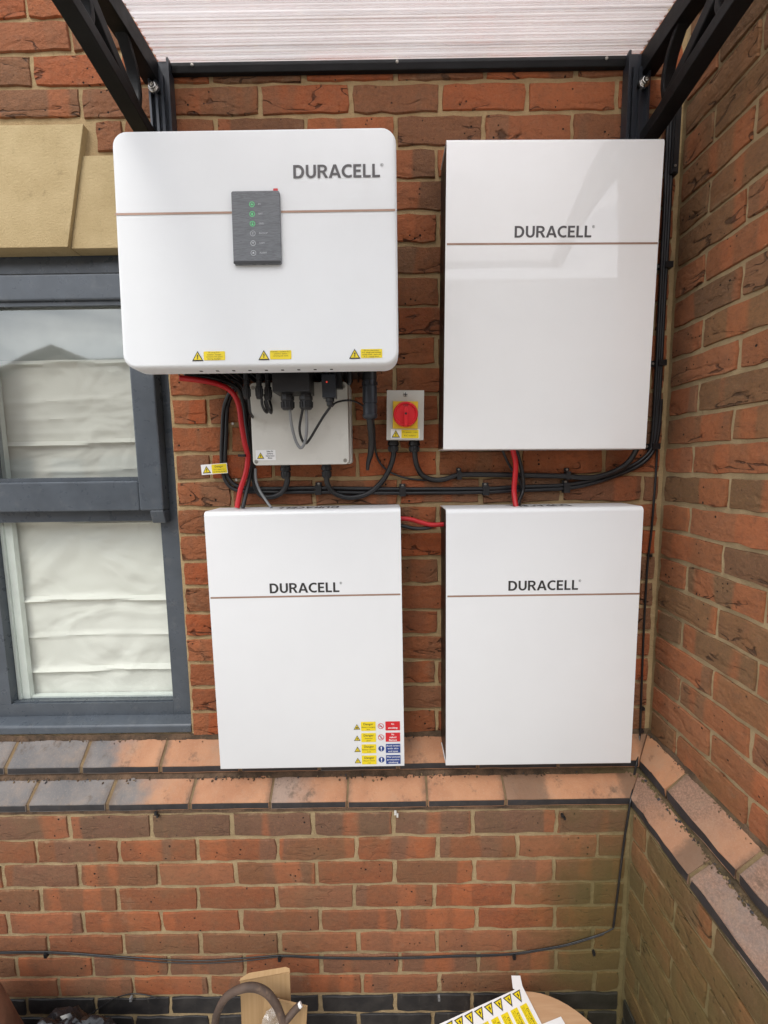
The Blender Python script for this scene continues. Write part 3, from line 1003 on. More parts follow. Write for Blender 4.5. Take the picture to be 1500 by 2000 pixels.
# filling between the special bricks (upright joints seen as pale lines)
bm = BM()
prism(bm, [(0.04, 0.9125), (0.0, 0.9125), (-0.0475, 0.8655), (-0.0475, 0.847), (0.04, 0.847)], 'x', -2.3, XC-0.055)
prism(bm, [(0.0, 0.8305), (-0.05, 0.8305), (-0.0972, 0.7925), (-0.0972, 0.7745), (0.0, 0.7745)], 'x', -2.3, XC-0.11)
obj('joint_mortar', bm, M['joint'], wall)

# crumbs of mortar and dirt caught along the ledge joints
def crumbs(spots, parent, mats):
    for mi_, mat in enumerate(mats):
        bm = BM()
        for (x, y, z, s) in spots[mi_::len(mats)]:
            m4 = Matrix.Translation((x, y, z)) @ Euler((random.uniform(0, 6), random.uniform(0, 6), random.uniform(0, 6))).to_matrix().to_4x4() @ Matrix.Diagonal((s*random.uniform(0.8, 1.9), s, s*random.uniform(0.5, 0.9), 1))
            r_ = bmesh.ops.create_icosphere(bm, subdivisions=1, radius=1.0, matrix=m4)
            for v in r_['verts']:
                v.co += Vector((random.uniform(-1, 1), random.uniform(-1, 1), random.uniform(-1, 1)))*s*0.28
        o = obj('mortar_crumb', bm, M[mat], parent)
        o['kind'] = 'stuff'
sp = []
for k in range(560):
    x = random.uniform(-1.25, 0.70)
    if mnoise.noise(Vector((x*4.0, 1.7, 0))) < random.uniform(-0.45, 0.3):
        continue
    d = abs(random.gauss(0, 0.0045))
    sp.append((x, -0.0515-d, 0.8335-d*0.78, random.uniform(0.0010, 0.0032)))
for k in range(170):
    x = random.uniform(-1.25, 0.74)
    d = abs(random.gauss(0, 0.003))
    sp.append((x, -0.001-d, 0.9160-d*0.95, random.uniform(0.0008, 0.0022)))
crumbs(sp, wall, ('mortar_dirty', 'tile_lip', 'mortar_dirty', 'joint', 'mortar_dirty'))

# lower wall
LOWPERPS = [[-0.877, -0.652, -0.432, -0.208, 0.012, 0.229, 0.459], [-0.975, -0.747, -0.53, -0.309, -0.091, 0.133, 0.353], [-1.077, -0.864, -0.644, -0.428, -0.205, 0.013, 0.235, 0.455], [-0.978, -0.761, -0.538, -0.317, -0.1, 0.124, 0.344], [-1.078, -0.865, -0.644, -0.421, -0.198, 0.023, 0.243, 0.463], [-0.972, -0.758, -0.539, -0.315, -0.092, 0.131, 0.35], [-1.07, -0.85, -0.635, -0.418, -0.198, 0.026, 0.249, 0.469], [-0.954, -0.74, -0.523, -0.3, -0.083, 0.137, 0.36], [-1.054, -0.854, -0.638, -0.423, -0.205, 0.01, 0.231, 0.449], [-0.956, -0.746, -0.526, -0.312, -0.097, 0.119, 0.34]]
rows = []
for i in range(11):
    per = list(LOWPERPS[i]) if i < 10 else [p+0.108 for p in LOWPERPS[9]]
    while per[0] > -2.2:
        per.insert(0, per[0]-0.219)
    while per[-1] < XL-0.24:
        per.append(per[-1]+0.222)
    rows.append((span(per, -2.3, XL-0.001), LOWJ[i+1], LOWJ[i]))
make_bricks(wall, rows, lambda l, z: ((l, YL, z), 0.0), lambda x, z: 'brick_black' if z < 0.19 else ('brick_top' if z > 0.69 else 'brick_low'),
            lambda a, b, c, d: b < -1.16 or d < 0.09)
bm = BM()
mortar_sheet(bm, lambda u, v: (-2.3+u*(XL+2.31), YL+D-0.0010, 0.0+v*0.775), 2.9, 0.775, 0.012, 0.0018, (0, 1, 0))
box(bm, -2.3, XL+0.05, YL+0.012, 0.009, 0.0, 0.772)
obj('mortar', bm, M['mortar_low'], wall, smooth=True)

# ------------------------------------------------------------------ the side wall
side = thing('brick_wall', 'brown brick side wall running forward at the right of the cabinets', 'wall', (0, 0, 0))
A_, B_ = 0.1111, 0.2236
rows = []
for j in range(-13, 21):
    z1, z0 = JZ(j), JZ(j+1)
    per = [A_+0.225*n for n in range(3)] if j % 2 == 0 else [B_+0.225*n for n in range(3)]
    per = [p+random.uniform(-.005, .005) for p in per]
    rows.append((span(per, 0.006, -YEND), z0, z1))
make_bricks(side, rows, lambda l, z: ((XC, -l, z), R(-90)), lambda x, z: 'brick_brown' if (x*9.1+z*13.7) % 1.0 < 0.8 else 'brick_mixed',
            lambda a, b, c, d: d > 3.0 or a > 0.42)
rows = []
for i in range(11):
    per = [0.2+0.221*n for n in range(3)] if i % 2 else [0.31+0.221*n for n in range(-1, 3)]
    per = [0.1+p-0.02 for p in per]
    rows.append((span(per, 0.106, -YEND+0.1), LOWJ[i+1], LOWJ[i]))
make_bricks(side, rows, lambda l, z: ((XL, -l, z), R(-90)), lambda x, z: 'brick_black' if z < 0.19 else 'brick_brown', lambda a, b, c, d: d < 0.09)
for p, d, xs, mm in ((UP, 0.05, (0.0, 0.1618, 0.384, 0.56), ('orange', 'purple_far', 'purple')), (LO, 0.10, (0.0, 0.3227, 0.54, 0.61), ('purple_far', 'purple', 'purple'))):
    for i in range(3):
        tile(side, p, xs[i], xs[i+1], mm[i], 's', i == 0)
bm = BM()
mortar_sheet(bm, lambda u, v: (XC+D, 0.01-u*(0.01-YEND-0.006), 0.86+v*(3.45-0.86)), 0.5, 2.6, 0.012, 0.0022, (1, 0, 0))
mortar_sheet(bm, lambda u, v: (XL+D, YL+0.01-u*(0.51), v*0.775), 0.5, 0.77, 0.012, 0.002, (1, 0, 0))
box(bm, XC+0.012, XC+0.105, YEND+0.006, 0.0, 0.0, 3.45)
box(bm, XL+0.012, XC+0.011, YEND-0.094, YL+0.02, 0.0, 0.772)
obj('mortar', bm, M['mortar_low'], side, smooth=True)
bm = BM()
def sgrid(x0, z0, x1, z1, l0, n, amp):
    vs0, vs1 = [], []
    for k in range(n+1):
        y = -(l0+(-YEND+0.06-l0)*k/n)
        def r(p): return Vector((mnoise.noise(p*31)*amp*1.6+random.uniform(-amp, amp)*0.3, 0, mnoise.noise(p*23+Vector((7, 7, 7)))*amp*2.0+random.uniform(-amp, amp)*0.3))
        a, b = Vector((x0, y, z0)), Vector((x1, y, z1))
        vs0.append(bm.verts.new(a+r(a))); vs1.append(bm.verts.new(b+r(b)))
    for k in range(n):
        bm.faces.new((vs0[k], vs1[k], vs1[k+1], vs0[k+1]))
sgrid(XC+0.003, 0.928, XC-0.0025, 0.9125, 0.0, 140, 0.0012)
sgrid(XC-0.046, 0.850, XC-0.045, 0.829, 0.045, 140, 0.0012)
sgrid(XC-0.044, 0.840, XC-0.055, 0.8305, 0.05, 180, 0.0011)
sgrid(XC-0.097, 0.776, XC-0.0985, 0.7645, 0.095, 140, 0.0009)
obj('bed_mortar', bm, M['mortar_dirty'], side)
bm = BM()
prism(bm, [(XC+0.04, 0.9125), (XC, 0.9125), (XC-0.0475, 0.8655), (XC-0.0475, 0.847), (XC+0.04, 0.847)], 'y', YEND-0.04, -0.055)
prism(bm, [(XC, 0.8305), (XC-0.05, 0.8305), (XC-0.0972, 0.7925), (XC-0.0972, 0.7745), (XC, 0.7745)], 'y', YEND-0.09, -0.11)
obj('joint_mortar', bm, M['joint'], side)

sp = []
for k in range(260):
    l = random.uniform(0.06, 0.56)
    d = abs(random.gauss(0, 0.0045))
    sp.append((XC-0.0515-d, -l, 0.8335-d*0.78, random.uniform(0.0010, 0.0034)))
for k in range(90):
    l = random.uniform(0.0, 0.52)
    d = abs(random.gauss(0, 0.003))
    sp.append((XC-0.001-d, -l, 0.9160-d*0.95, random.uniform(0.0008, 0.0022)))
crumbs(sp, side, ('mortar_dirty', 'tile_lip', 'mortar_dirty', 'joint', 'mortar_dirty'))

# ------------------------------------------------------------------ the window (a part of the house wall)
win = obj('window', boxbm(WX0+0.001, WX1-0.003, 0.043, 0.105, 2.2215, 2.2835), M['paint_grey'], wall, bevel=0.003)
win['label'] = 'slate grey painted timber window with cream blind behind'
def wpart(name, mat, boxes, bev=0.003, **kw):
    bm = BM()
    for b in boxes:
        box(bm, *b)
    return obj(name, bm, M[mat], win, bevel=bev, **kw)
wpart('frame', 'paint_grey', [(-0.641, WX1-0.003, 0.04, 0.105, 0.966, 2.2212),          # right jamb
                              (-1.20, -1.128, 0.041, 0.105, 1.0038, 2.2212),            # mullion
                              (WX0+0.001, -0.6415, 0.04, 0.105, 0.966, 1.0035),        # bottom rail
                              (WX0+0.001, -0.6415, 0.0405, 0.104, 1.552, 1.588),       # transom
                              (WX0+0.001, WX0+0.06, 0.041, 0.105, 1.012, 2.2212)], 0.004)
wpart('glazing_bead', 'paint_grey', [(-1.1275, -0.6415, 0.049, 0.0595, 1.0038, 1.0065), (-0.6445, -0.6415, 0.0495, 0.0595, 1.0068, 1.551)], 0.002)
bm = BM()
prism(bm, [(0.10, 0.9655), (0.0395, 0.9655), (0.006, 0.9560), (0.002, 0.9515), (0.002, 0.9315), (0.10, 0.9315)], 'x', WX0, WX1-0.0025)
obj('sill', bm, M['paint_grey'], win, bevel=0.003)
# opening sash standing proud of the frame, its stiles running down as horns
bm = BM()
box(bm, -0.676, -0.611, 0.002, 0.039, 1.585, 2.2075)
box(bm, -1.127, -1.075, 0.002, 0.039, 1.585, 2.2075)
box(bm, -1.0745, -0.6765, 0.003, 0.039, 2.142, 2.2075)
box(bm, -1.0745, -0.6765, 0.003, 0.039, 1.585, 1.667)
prism(bm, [(0.002, 1.5848), (0.039, 1.5848), (0.039, 1.548), (0.014, 1.548)], 'x', -0.6505, -0.6112)
obj('sash', bm, M['paint_grey'], win, bevel=0.005, segs=3)
wpart('sash_bead', 'paint_grey', [(-1.0742, -0.6768, 0.012, 0.022, 1.6672, 1.678), (-1.0742, -0.6768, 0.012, 0.022, 2.131, 2.1418)], 0.002)
for nm, mt, x0, x1, y, z0, z1 in (('pane', 'glass', -1.074, -0.677, 0.026, 1.667, 2.142), ('pane', 'glass_low', -1.127, -0.642, 0.062, 1.0038, 1.5515), ('pane', 'glass', WX0+0.061, -1.201, 0.055, 1.0118, 2.2)):
    bm = BM()
    bm.faces.new([bm.verts.new(p) for p in ((x0, y, z0), (x1, y, z0), (x1, y, z1), (x0, y, z1))])
    bmesh.ops.recalc_face_normals(bm, faces=bm.faces[:])
    if list(bm.faces)[0].normal.y > 0:
        bmesh.ops.reverse_faces(bm, faces=bm.faces[:])
    obj(nm, bm, M[mt], win)
wpart('sash_shadow_strip', 'hole', [(-1.127, -0.615, 0.030, 0.0395, 2.2085, 2.2205)], 0.0)  # black strip added for the shadow in the gap above the sash
wpart('inner_frame', 'white_inner', [(-1.118, -1.096, 0.072, 0.088, 1.0, 2.2), (-1.0955, -0.645, 0.075, 0.094, 0.985, 1.0085), (-1.127, -1.1185, 0.066, 0.075, 1.004, 1.551)], 0.002)
bm = BM()
RX0, RX1, RY1, RZ0, RZ1 = -1.9, -0.50, 1.6, 0.8, 2.5
for q in (((RX0, 0.112, RZ0), (RX1, 0.112, RZ0), (RX1, RY1, RZ0), (RX0, RY1, RZ0)), ((RX0, 0.112, RZ1), (RX0, RY1, RZ1), (RX1, RY1, RZ1), (RX1, 0.112, RZ1)),
          ((RX0, RY1, RZ0), (RX1, RY1, RZ0), (RX1, RY1, RZ1), (RX0, RY1, RZ1)), ((RX0, 0.112, RZ0), (RX0, RY1, RZ0), (RX0, RY1, RZ1), (RX0, 0.112, RZ1)), ((RX1, 0.112, RZ0), (RX1, 0.112, RZ1), (RX1, RY1, RZ1), (RX1, RY1, RZ0))):
    bm.faces.new([bm.verts.new(p) for p in q])
obj('room_lining', bm, M['room'], win)

# roman blind hanging inside the window
def blind(x0, x1, z0, z1, folds, y):
    bm = BM()
    nx, nzz = 70, 160
    def P(u, v):
        x = x0+(x1-x0)*u
        z = z0+(z1-z0)*v
        yy = y
        for f, d in folds:
            zz = f+0.004*math.sin(u*5+f*9)
            k = (z-zz)
            yy -= d*math.exp(-(k/0.006)**2)
            if k < 0:
                yy -= 0.35*d*math.exp(k/0.05)
        yy += 0.005*mnoise.noise(Vector((x*6.0+z*3.5, z*5.0, 3.1)))+0.0035*mnoise.noise(Vector((x*14-z*9, z*11, 7.7)))
        return (x, yy, z)
    grid_sheet(bm, P, nx, nzz, lambda p: p)
    return bm
bl = obj('roman_blind', blind(-1.125, -0.652, 0.990, 2.014, [(1.084, .011), (1.307, .013), (1.195, .005), (1.545, .006), (1.776, .012), (2.003, .012), (1.90, .003), (1.85, .003), (1.70, .003), (1.81, .002)], 0.101), M['blind'], smooth=True)
vl = obj('dim_stand_in', boxbm(-1.122, -0.655, 0.1075, 0.114, 2.0, 2.215), M['dim_stand_in'], bl)  # added panel, the shade above the blind is put into its colour
tag(bl, 'cream cloth blind with horizontal folds hanging inside the grey window', 'blind')

# ------------------------------------------------------------------ door canopy
can = thing('canopy', 'black framed canopy with ribbed clear roof sheet above the white cabinets', 'canopy', (0.05, 0, 2.65))
cx0 = -0.05; cz0 = -2.65
def cobj(name, bm, mat, parent=can, **kw):
    if parent is can:
        bm.transform(Matrix.Translation((cx0, 0, cz0)))
    else:
        bm.transform(Matrix.Translation((cx0, 0, cz0)))
    return obj(name, bm, mat, parent, **kw)
CF = -0.76
_cv = [(-0.008, 2.688), (-0.09, 2.6845), (-0.16, 2.680), (-0.30, 2.661), (-0.44, 2.624), (-0.60, 2.551), (-0.76, 2.442)]
CURVE = [(p.x, p.y) for p in catmull([Vector((y, z, 0)) for y, z in _cv], 17)]     # bowed profile, wall to front edge
_L = [0.0]
for a, b in zip(CURVE, CURVE[1:]):
    _L.append(_L[-1]+math.hypot(b[0]-a[0], b[1]-a[1]))
_n = int(_L[-1]/0.0075)
_res = []
for k in range(_n+1):
    s_ = _L[-1]*k/_n
    q = max(i for i in range(len(_L)) if _L[i] <= s_+1e-9)
    q = min(q, len(CURVE)-2)
    f = (s_-_L[q])/(_L[q+1]-_L[q])
    _res.append((CURVE[q][0]+(CURVE[q+1][0]-CURVE[q][0])*f, CURVE[q][1]+(CURVE[q+1][1]-CURVE[q][1])*f))
CURVE = _res                                    # evenly spaced ribs
def sz(y):
    for (a, za), (b, zb) in zip(CURVE, CURVE[1:]):
        if b <= y <= a:
            return za+(zb-za)*(y-a)/(b-a)
    return CURVE[-1][1] if y < CURVE[-1][0] else CURVE[0][1]
X0, X1, TH = -0.538, 0.639, 0.006
def cnormal(k):
    a, b = CURVE[max(0, k-1)], CURVE[min(len(CURVE)-1, k+1)]
    d = Vector((b[0]-a[0], b[1]-a[1])).normalized()
    return Vector((d.y, -d.x))       # upwards, outwards
# twin-wall sheet: two skins and the ribs between them, bowed down to the front
bm = BM()
for off in (0.0, TH):
    rows_ = []
    for k, (y, z) in enumerate(CURVE):
        n = cnormal(k)
        if n.y < 0: n = -n
        rows_.append([bm.verts.new((x, y+n.x*off, z+n.y*off)) for x in (X0, X1)])
    for a, b in zip(rows_, rows_[1:]):
        bm.faces.new((a[0], a[1], b[1], b[0]))
cobj('roof_sheet', bm, M['sheet'], smooth=True)
bm = BM()
for k, (y, z) in enumerate(CURVE):
    n = cnormal(k)
    if n.y < 0: n = -n
    vs = [bm.verts.new(p) for p in ((X0, y, z), (X1, y, z), (X1, y+n.x*TH, z+n.y*TH), (X0, y+n.x*TH, z+n.y*TH))]
    bm.faces.new(vs)
wo_ = cobj('sheet_rib', bm, M['web'])
wo_['kind'] = 'stuff'
bm = BM()
prism(bm, [(-0.002, 2.661), (-0.013, 2.6625), (-0.016, 2.676), (-0.013, 2.686), (-0.002, 2.686)], 'x', -0.535, 0.636)
wb = cobj('wall_bar', bm, M['black_metal'], bevel=0.0015)
for x in (-0.455, 0.045, 0.555):
    b2 = BM(); lathe(b2, [(0.0035, 0), (0.004, -0.001), (0.003, -0.003), (0.0005, -0.0035)], (x, -0.0155, 2.677), 'y', 10)
    cobj('screw_head', b2, M['screw'], wb, smooth=True)
bm = BM()
box(bm, X0, X1, CF-0.010, CF+0.006, 2.424, 2.452)
cobj('front_bar', bm, M['black_metal'], bevel=0.002)

def band(bm, line, half, xa, xb):
    """a bar of the given half depth following a line in the YZ plane"""
    L = catmull([Vector((y, z, 0)) for y, z in line], 6)
    up_, dn_ = [], []
    for k, p in enumerate(L):
        d = (L[min(k+1, len(L)-1)]-L[max(0, k-1)]).normalized()
        n = Vector((-d.y, d.x, 0))
        h = half[0]+(half[1]-half[0])*k/(len(L)-1)
        up_.append((p+n*h)); dn_.append((p-n*h))
    ringsA = [[bm.verts.new((x, p.x, p.y)) for p, x in ((u, xa), (u, xb), (d, xb), (d, xa))] for u, d in zip(up_, dn_)]
    for a, b in zip(ringsA, ringsA[1:]):
        for q in range(4):
            bm.faces.new((a[q], a[(q+1) % 4], b[(q+1) % 4], b[q]))
    bm.faces.new(ringsA[0][::-1]); bm.faces.new(ringsA[-1])
    bmesh.ops.recalc_face_normals(bm, faces=bm.faces[:])
def bracket(xa, xb, legx0, legx1, boltx, boltz):
    """cast bracket: wall leg, bowed top arm, lower arm and splayed struts with rounded eyes"""
    bm = BM()
    band(bm, [(-0.012, 2.662), (-0.16, 2.658), (-0.30, 2.641), (-0.44, 2.606), (-0.60, 2.534), (-0.765, 2.424)], (0.024, 0.014), xa, xb)
    br = cobj('bracket', bm, M['black_metal'], bevel=0.002)
    b2 = BM()
    band(b2, [(-0.016, 2.487), (-0.10, 2.499), (-0.20, 2.5165), (-0.32, 2.5335), (-0.46, 2.535), (-0.60, 2.500), (-0.755, 2.420)], (0.0145, 0.011), xa, xb)
    cobj('lower_arm', b2, M['black_metal'], br, bevel=0.002)
    xm0, xm1 = xa+0.006, xb-0.006
    for ln, hf in (([(-0.09, 2.508), (-0.17, 2.548), (-0.25, 2.596), (-0.315, 2.630)], (0.012, 0.016)),
                   ([(-0.25, 2.528), (-0.33, 2.556), (-0.40, 2.584), (-0.455, 2.597)], (0.010, 0.012)),
                   ([(-0.105, 2.512), (-0.095, 2.555), (-0.105, 2.60), (-0.14, 2.645)], (0.006, 0.007)),
                   ([(-0.27, 2.532), (-0.255, 2.56), (-0.262, 2.59), (-0.29, 2.62)], (0.006, 0.007))):
        b2 = BM(); band(b2, ln, hf, xm0, xm1)
        cobj('strut', b2, M['black_metal'], br, bevel=0.003)
    for yy, zz in ((-0.10, 2.508), (-0.26, 2.528), (-0.305, 2.630), (-0.445, 2.597)):
        b2 = BM()
        tube(b2, [(xm0+0.002, yy, zz), (xm1-0.002, yy, zz)], 0.0105, 14, 0)
        cobj('eye_boss', b2, M['black_metal'], br)
    b2 = BM()
    box(b2, legx0, legx1, -0.018, -0.001, 2.462, 2.684)
    for q in (0.25, 0.55):
        xx = legx0+(legx1-legx0)*q
        box(b2, xx, xx+0.006, -0.026, -0.0185, 2.463, 2.65)
    box(b2, legx0-0.001, legx0+0.004, -0.030, -0.0185, 2.4625, 2.683)
    box(b2, legx1-0.004, legx1+0.001, -0.030, -0.0185, 2.4625, 2.683)
    cobj('wall_leg', b2, M['gunmetal'], br, bevel=0.0012)
    b2 = BM(); lathe(b2, [(0.0128, -0.019), (0.0128, -0.0325), (0.0118, -0.034), (0.0088, -0.034), (0.0084, -0.0395), (0.0072, -0.0405), (0.0042, -0.0405), (0.0038, -0.0365), (0.0005, -0.0363)], (boltx, 0.0, boltz), 'y', 22)
    cobj('bolt', b2, M['chrome'], br, smooth=True)
bracket(-0.575, -0.538, -0.558, -0.508, -0.546, 2.617)
bracket(0.639, 0.676, 0.604, 0.656, 0.641, 2.611)

# ------------------------------------------------------------------ lettering of the maker's mark
def arc(cx, cy, rx, ry, a0, a1, n=10):
    return [(cx+rx*math.cos(R(a0+(a1-a0)*k/n)), cy+ry*math.sin(R(a0+(a1-a0)*k/n))) for k in range(n+1)]
GL = {
    'D': (0.80, [[(0, 0), (0, 1), (.36, 1)]+arc(.36, .5, .44, .5, 88, -88)+[(.36, 0)], [(.19, .17), (.19, .83), (.34, .83)]+arc(.34, .5, .255, .33, 88, -88)+[(.34, .17)]]),
    'U': (0.74, [[(0, 1), (0, .38)]+arc(.37, .38, .37, .38, 180, 360)+[(.74, 1), (.55, 1), (.55, .38)]+arc(.37, .38, .18, .21, 360, 180)+[(.19, 1)]]),
    'R': (0.76, [[(0, 0), (0, 1), (.38, 1)]+arc(.38, .705, .31, .295, 88, -50)+[(.50, .45), (.77, 0), (.545, 0), (.325, .40), (.19, .40), (.19, 0)], [(.19, .56), (.19, .84), (.36, .84)]+arc(.36, .70, .14, .14, 88, -88)+[(.36, .56)]]),
    'A': (0.90, [[(0, 0), (.345, 1), (.555, 1), (.90, 0), (.69, 0), (.625, .21), (.275, .21), (.21, 0)], [(.325, .37), (.575, .37), (.45, .78)]]),
    'C': (0.74, [arc(.50, .5, .50, .51, 62, 298, 18)+[(.735, .22)]+arc(.50, .5, .305, .335, 292, 68, 18)+[(.735, .78)]]),
    'E': (0.58, [[(0, 0), (0, 1), (.57, 1), (.57, .83), (.19, .83), (.19, .595), (.53, .595), (.53, .425), (.19, .425), (.19, .17), (.58, .17), (.58, 0)]]),
    'L': (0.56, [[(0, 0), (0, 1), (.19, 1), (.19, .17), (.56, .17), (.56, 0)]]),
}
_logo = []
def logo_mesh():
    if _logo:
        return _logo[0]
    cu = bpy.data.curves.new('logo_lettering', 'CURVE')
    cu.dimensions = '2D'
    cu.fill_mode = 'BOTH'
    x = 0.0
    for ch in 'DURACELL':
        w, outs = GL[ch]
        for pl in outs:
            sp = cu.splines.new('POLY')
            sp.points.add(len(pl)-1)
            sp.use_cyclic_u = True
            for p, (a, b) in zip(sp.points, pl):
                p.co = (x+a, b, 0, 1)
        x += w+(0.045 if ch in 'RA' else 0.115)
    ob = bpy.data.objects.new('logo_lettering', cu)
    COL.objects.link(ob)
    me = bpy.data.meshes.new_from_object(ob.evaluated_get(bpy.context.evaluated_depsgraph_get()))
    bpy.data.objects.remove(ob)
    xs = [v.co.x for v in me.vertices]
    for v in me.vertices:
        v.co.x = v.co.x/max(xs)
        v.co.z = 0
    _logo.append(me)
    return me
def logo(x0, x1, z0, h, y, mat, parent, top=False):
    me = logo_mesh().copy()
    me.materials.clear()
    me.materials.append(mat)
    o = bpy.data.objects.new('logo_lettering', me)
    COL.objects.link(o)
    o.parent = parent
    o.scale = (x1-x0, h, 1)
    if top:
        o.location = (x1, z0, y)
        o.rotation_euler = (0, 0, R(180))
    else:
        o.location = (x0, y, z0)
        o.rotation_euler = (R(90), 0, 0)
        r_ = text('®', mat, x1+h*0.16, y, z0+h*0.9, h*0.34, parent, 'trade_mark_sign', 0.0)
    return o

# ------------------------------------------------------------------ warning print
def tri_pts(cx, cz, s, r=0.0):
    hh = s*0.866
    return [(cx-s/2, cz-hh/2), (cx+s/2, cz-hh/2), (cx, cz+hh/2)]
def warning_triangle(parent, cx, cz, s, y, symbol='bolt'):
    bm = BM()
    poly_y(bm, tri_pts(cx, cz, s), y)
    a = obj('warning_triangle', bm, M['ink'], parent)
    bm = BM()
    poly_y(bm, tri_pts(cx, cz-s*0.018, s*0.72), y-0.0003)
    obj('triangle_field', bm, M['sticker_yellow'], a)
    bm = BM()
    def q(p): return (cx+p[0]*s, cz+p[1]*s)
    if symbol == 'bolt':
        poly_y(bm, [q(p) for p in ((.05, .20), (-.09, -.02), (-.01, -.02), (-.03, -.17), (-.07, -.16), (.0, -.29), (.05, -.14), (.015, -.15), (.09, .04), (.01, .04))], y-0.0006)
    elif symbol == 'battery':
        poly_y(bm, [q(p) for p in ((-.17, -.24), (.17, -.24), (.17, -.05), (.10, -.05), (.10, -.01), (.04, -.01), (.04, -.05), (-.04, -.05), (-.04, -.01), (-.10, -.01), (-.10, -.05), (-.17, -.05))], y-0.0006)
    elif symbol == 'burst':
        pts = []
        for k in range(16):
            rr = .17 if k % 2 == 0 else .08
            pts.append(q((rr*math.cos(k*math.pi/8), -.10+rr*math.sin(k*math.pi/8))))
        poly_y(bm, pts, y-0.0006)
    else:
        poly_y(bm, [q(p) for p in ((-.20, -.24), (.20, -.24), (.20, -.19), (-.20, -.19))], y-0.0006)
        poly_y(bm, [q(p) for p in ((-.10, .02), (.10, .08), (.10, .12), (-.10, .06))], y-0.0006)
        poly_y(bm, [q(p) for p in ((-.03, -.04), (.02, -.04), (.02, -.12), (-.03, -.12))], y-0.0006)
    obj('triangle_symbol', bm, M['ink'], a)
    return a
def label_plate(parent, x0, x1, z0, z1, y, mat, lines, ink, sizes, name='warning_label', r=0.0018, bold=0.012):
    lab = obj(name, plate(x0, x1, z0, z1, r, y, y+0.0004, 3), M[mat], parent)
    zz = z1
    tot = sum(sizes)
    lead = ((z1-z0)-tot)/(len(sizes)+1)
    for ln, s in zip(lines, sizes):
        zz -= lead+s/2
        if ln:
            mw = len(ln)*s*0.52
            text(ln, M[ink], (x0+x1)/2, y-0.0003, zz, s, lab, 'label_print', bold, width=min(mw, (x1-x0)*0.93))
        zz -= s/2
    return lab

# ------------------------------------------------------------------ inverter
IW, IH = 0.578, 0.4737
inv = thing('inverter', 'wide white inverter with rounded corners and a grey display panel, left of the tall cabinet', 'inverter',
            (-0.2556, -0.239, 2.1443), (-math.atan2(0.022, 0.4757), 0, 0))
bm = BM()
def rr_loop(inset, y, r):
    return [bm.verts.new((x, y, z)) for x, z in rrect(-IW/2+inset, IW/2-inset, -IH/2+inset, IH/2-inset, max(0.004, r-inset), 7)]
loops = [rr_loop(0.004, 0.053, 0.03), rr_loop(0.0, 0.048, 0.03), rr_loop(0.0, 0.010, 0.03)]
for k in range(1, 7):
    a = R(90*k/6)
    loops.append(rr_loop(0.0075*(1-math.cos(a)), 0.010-0.0095*math.sin(a), 0.03))
for A, B in zip(loops, loops[1:]):
    n = len(A)
    for i in range(n):
        bm.faces.new((A[i], A[(i+1) % n], B[(i+1) % n], B[i]))
bm.faces.new(loops[-1]); bm.faces.new(loops[0][::-1])
bmesh.ops.recalc_face_normals(bm, faces=bm.faces[:])
shell = obj('front_cover', bm, M['white_inv'], inv, smooth=True)
for k in range(9):
    x = -0.135+k*0.035
    obj('vent_slot', boxbm(x-0.003, x+0.003, 0.024, 0.030, -IH/2-0.0006, -IH/2+0.001), M['hole'], shell)
obj('body', boxbm(-IW/2+0.05, IW/2-0.05, 0.0535, 0.238, -IH/2+0.03, IH/2-0.03), M['gunmetal'], inv, bevel=0.006)
bm = BM()
for k in range(26):
    x = -IW/2+0.075+k*0.0168
    box(bm, x, x+0.004, 0.12, 0.232, -IH/2+0.020, -IH/2+0.0295)
obj('heat_sink', bm, M['black'], inv)
dx, dz = -0.2556, 2.1443
YF = 0.0003
bm = BM()
for a, b in ((-0.5425, -0.3040), (-0.2035, 0.0297)):
    vs = [bm.verts.new(p) for p in ((a-dx, YF-0.0006, 2.2172-dz-0.0022), (b-dx, YF-0.0006, 2.2172-dz-0.0022), (b-dx, YF-0.0006, 2.2172-dz+0.0022), (a-dx, YF-0.0006, 2.2172-dz+0.0022))]
    bm.faces.new(vs)
obj('stripe', bm, M['copper'], inv)
logo(-0.1765-dx, -0.0005-dx, 2.2818-dz, 0.0258, YF-0.0007, M['ink_grey'], inv)
pan = obj('display_panel', plate(-0.3022-dx, -0.2045-dx, 2.1125-dz, 2.2548-dz, 0.004, -0.0065, 0.004), M['panel'], inv, bevel=0.0012)
obj('panel_lip', plate(-0.3018-dx, -0.2049-dx, 2.1118-dz, 2.1175-dz, 0.0025, -0.0072, -0.0066), M['black'], pan)
obj('peel_tab', plate(-0.2180-dx, -0.2088-dx, 2.2545-dz, 2.2628-dz, 0.0012, -0.0005, 0.0001), M['sticker_red'], inv)
PY = -0.0069
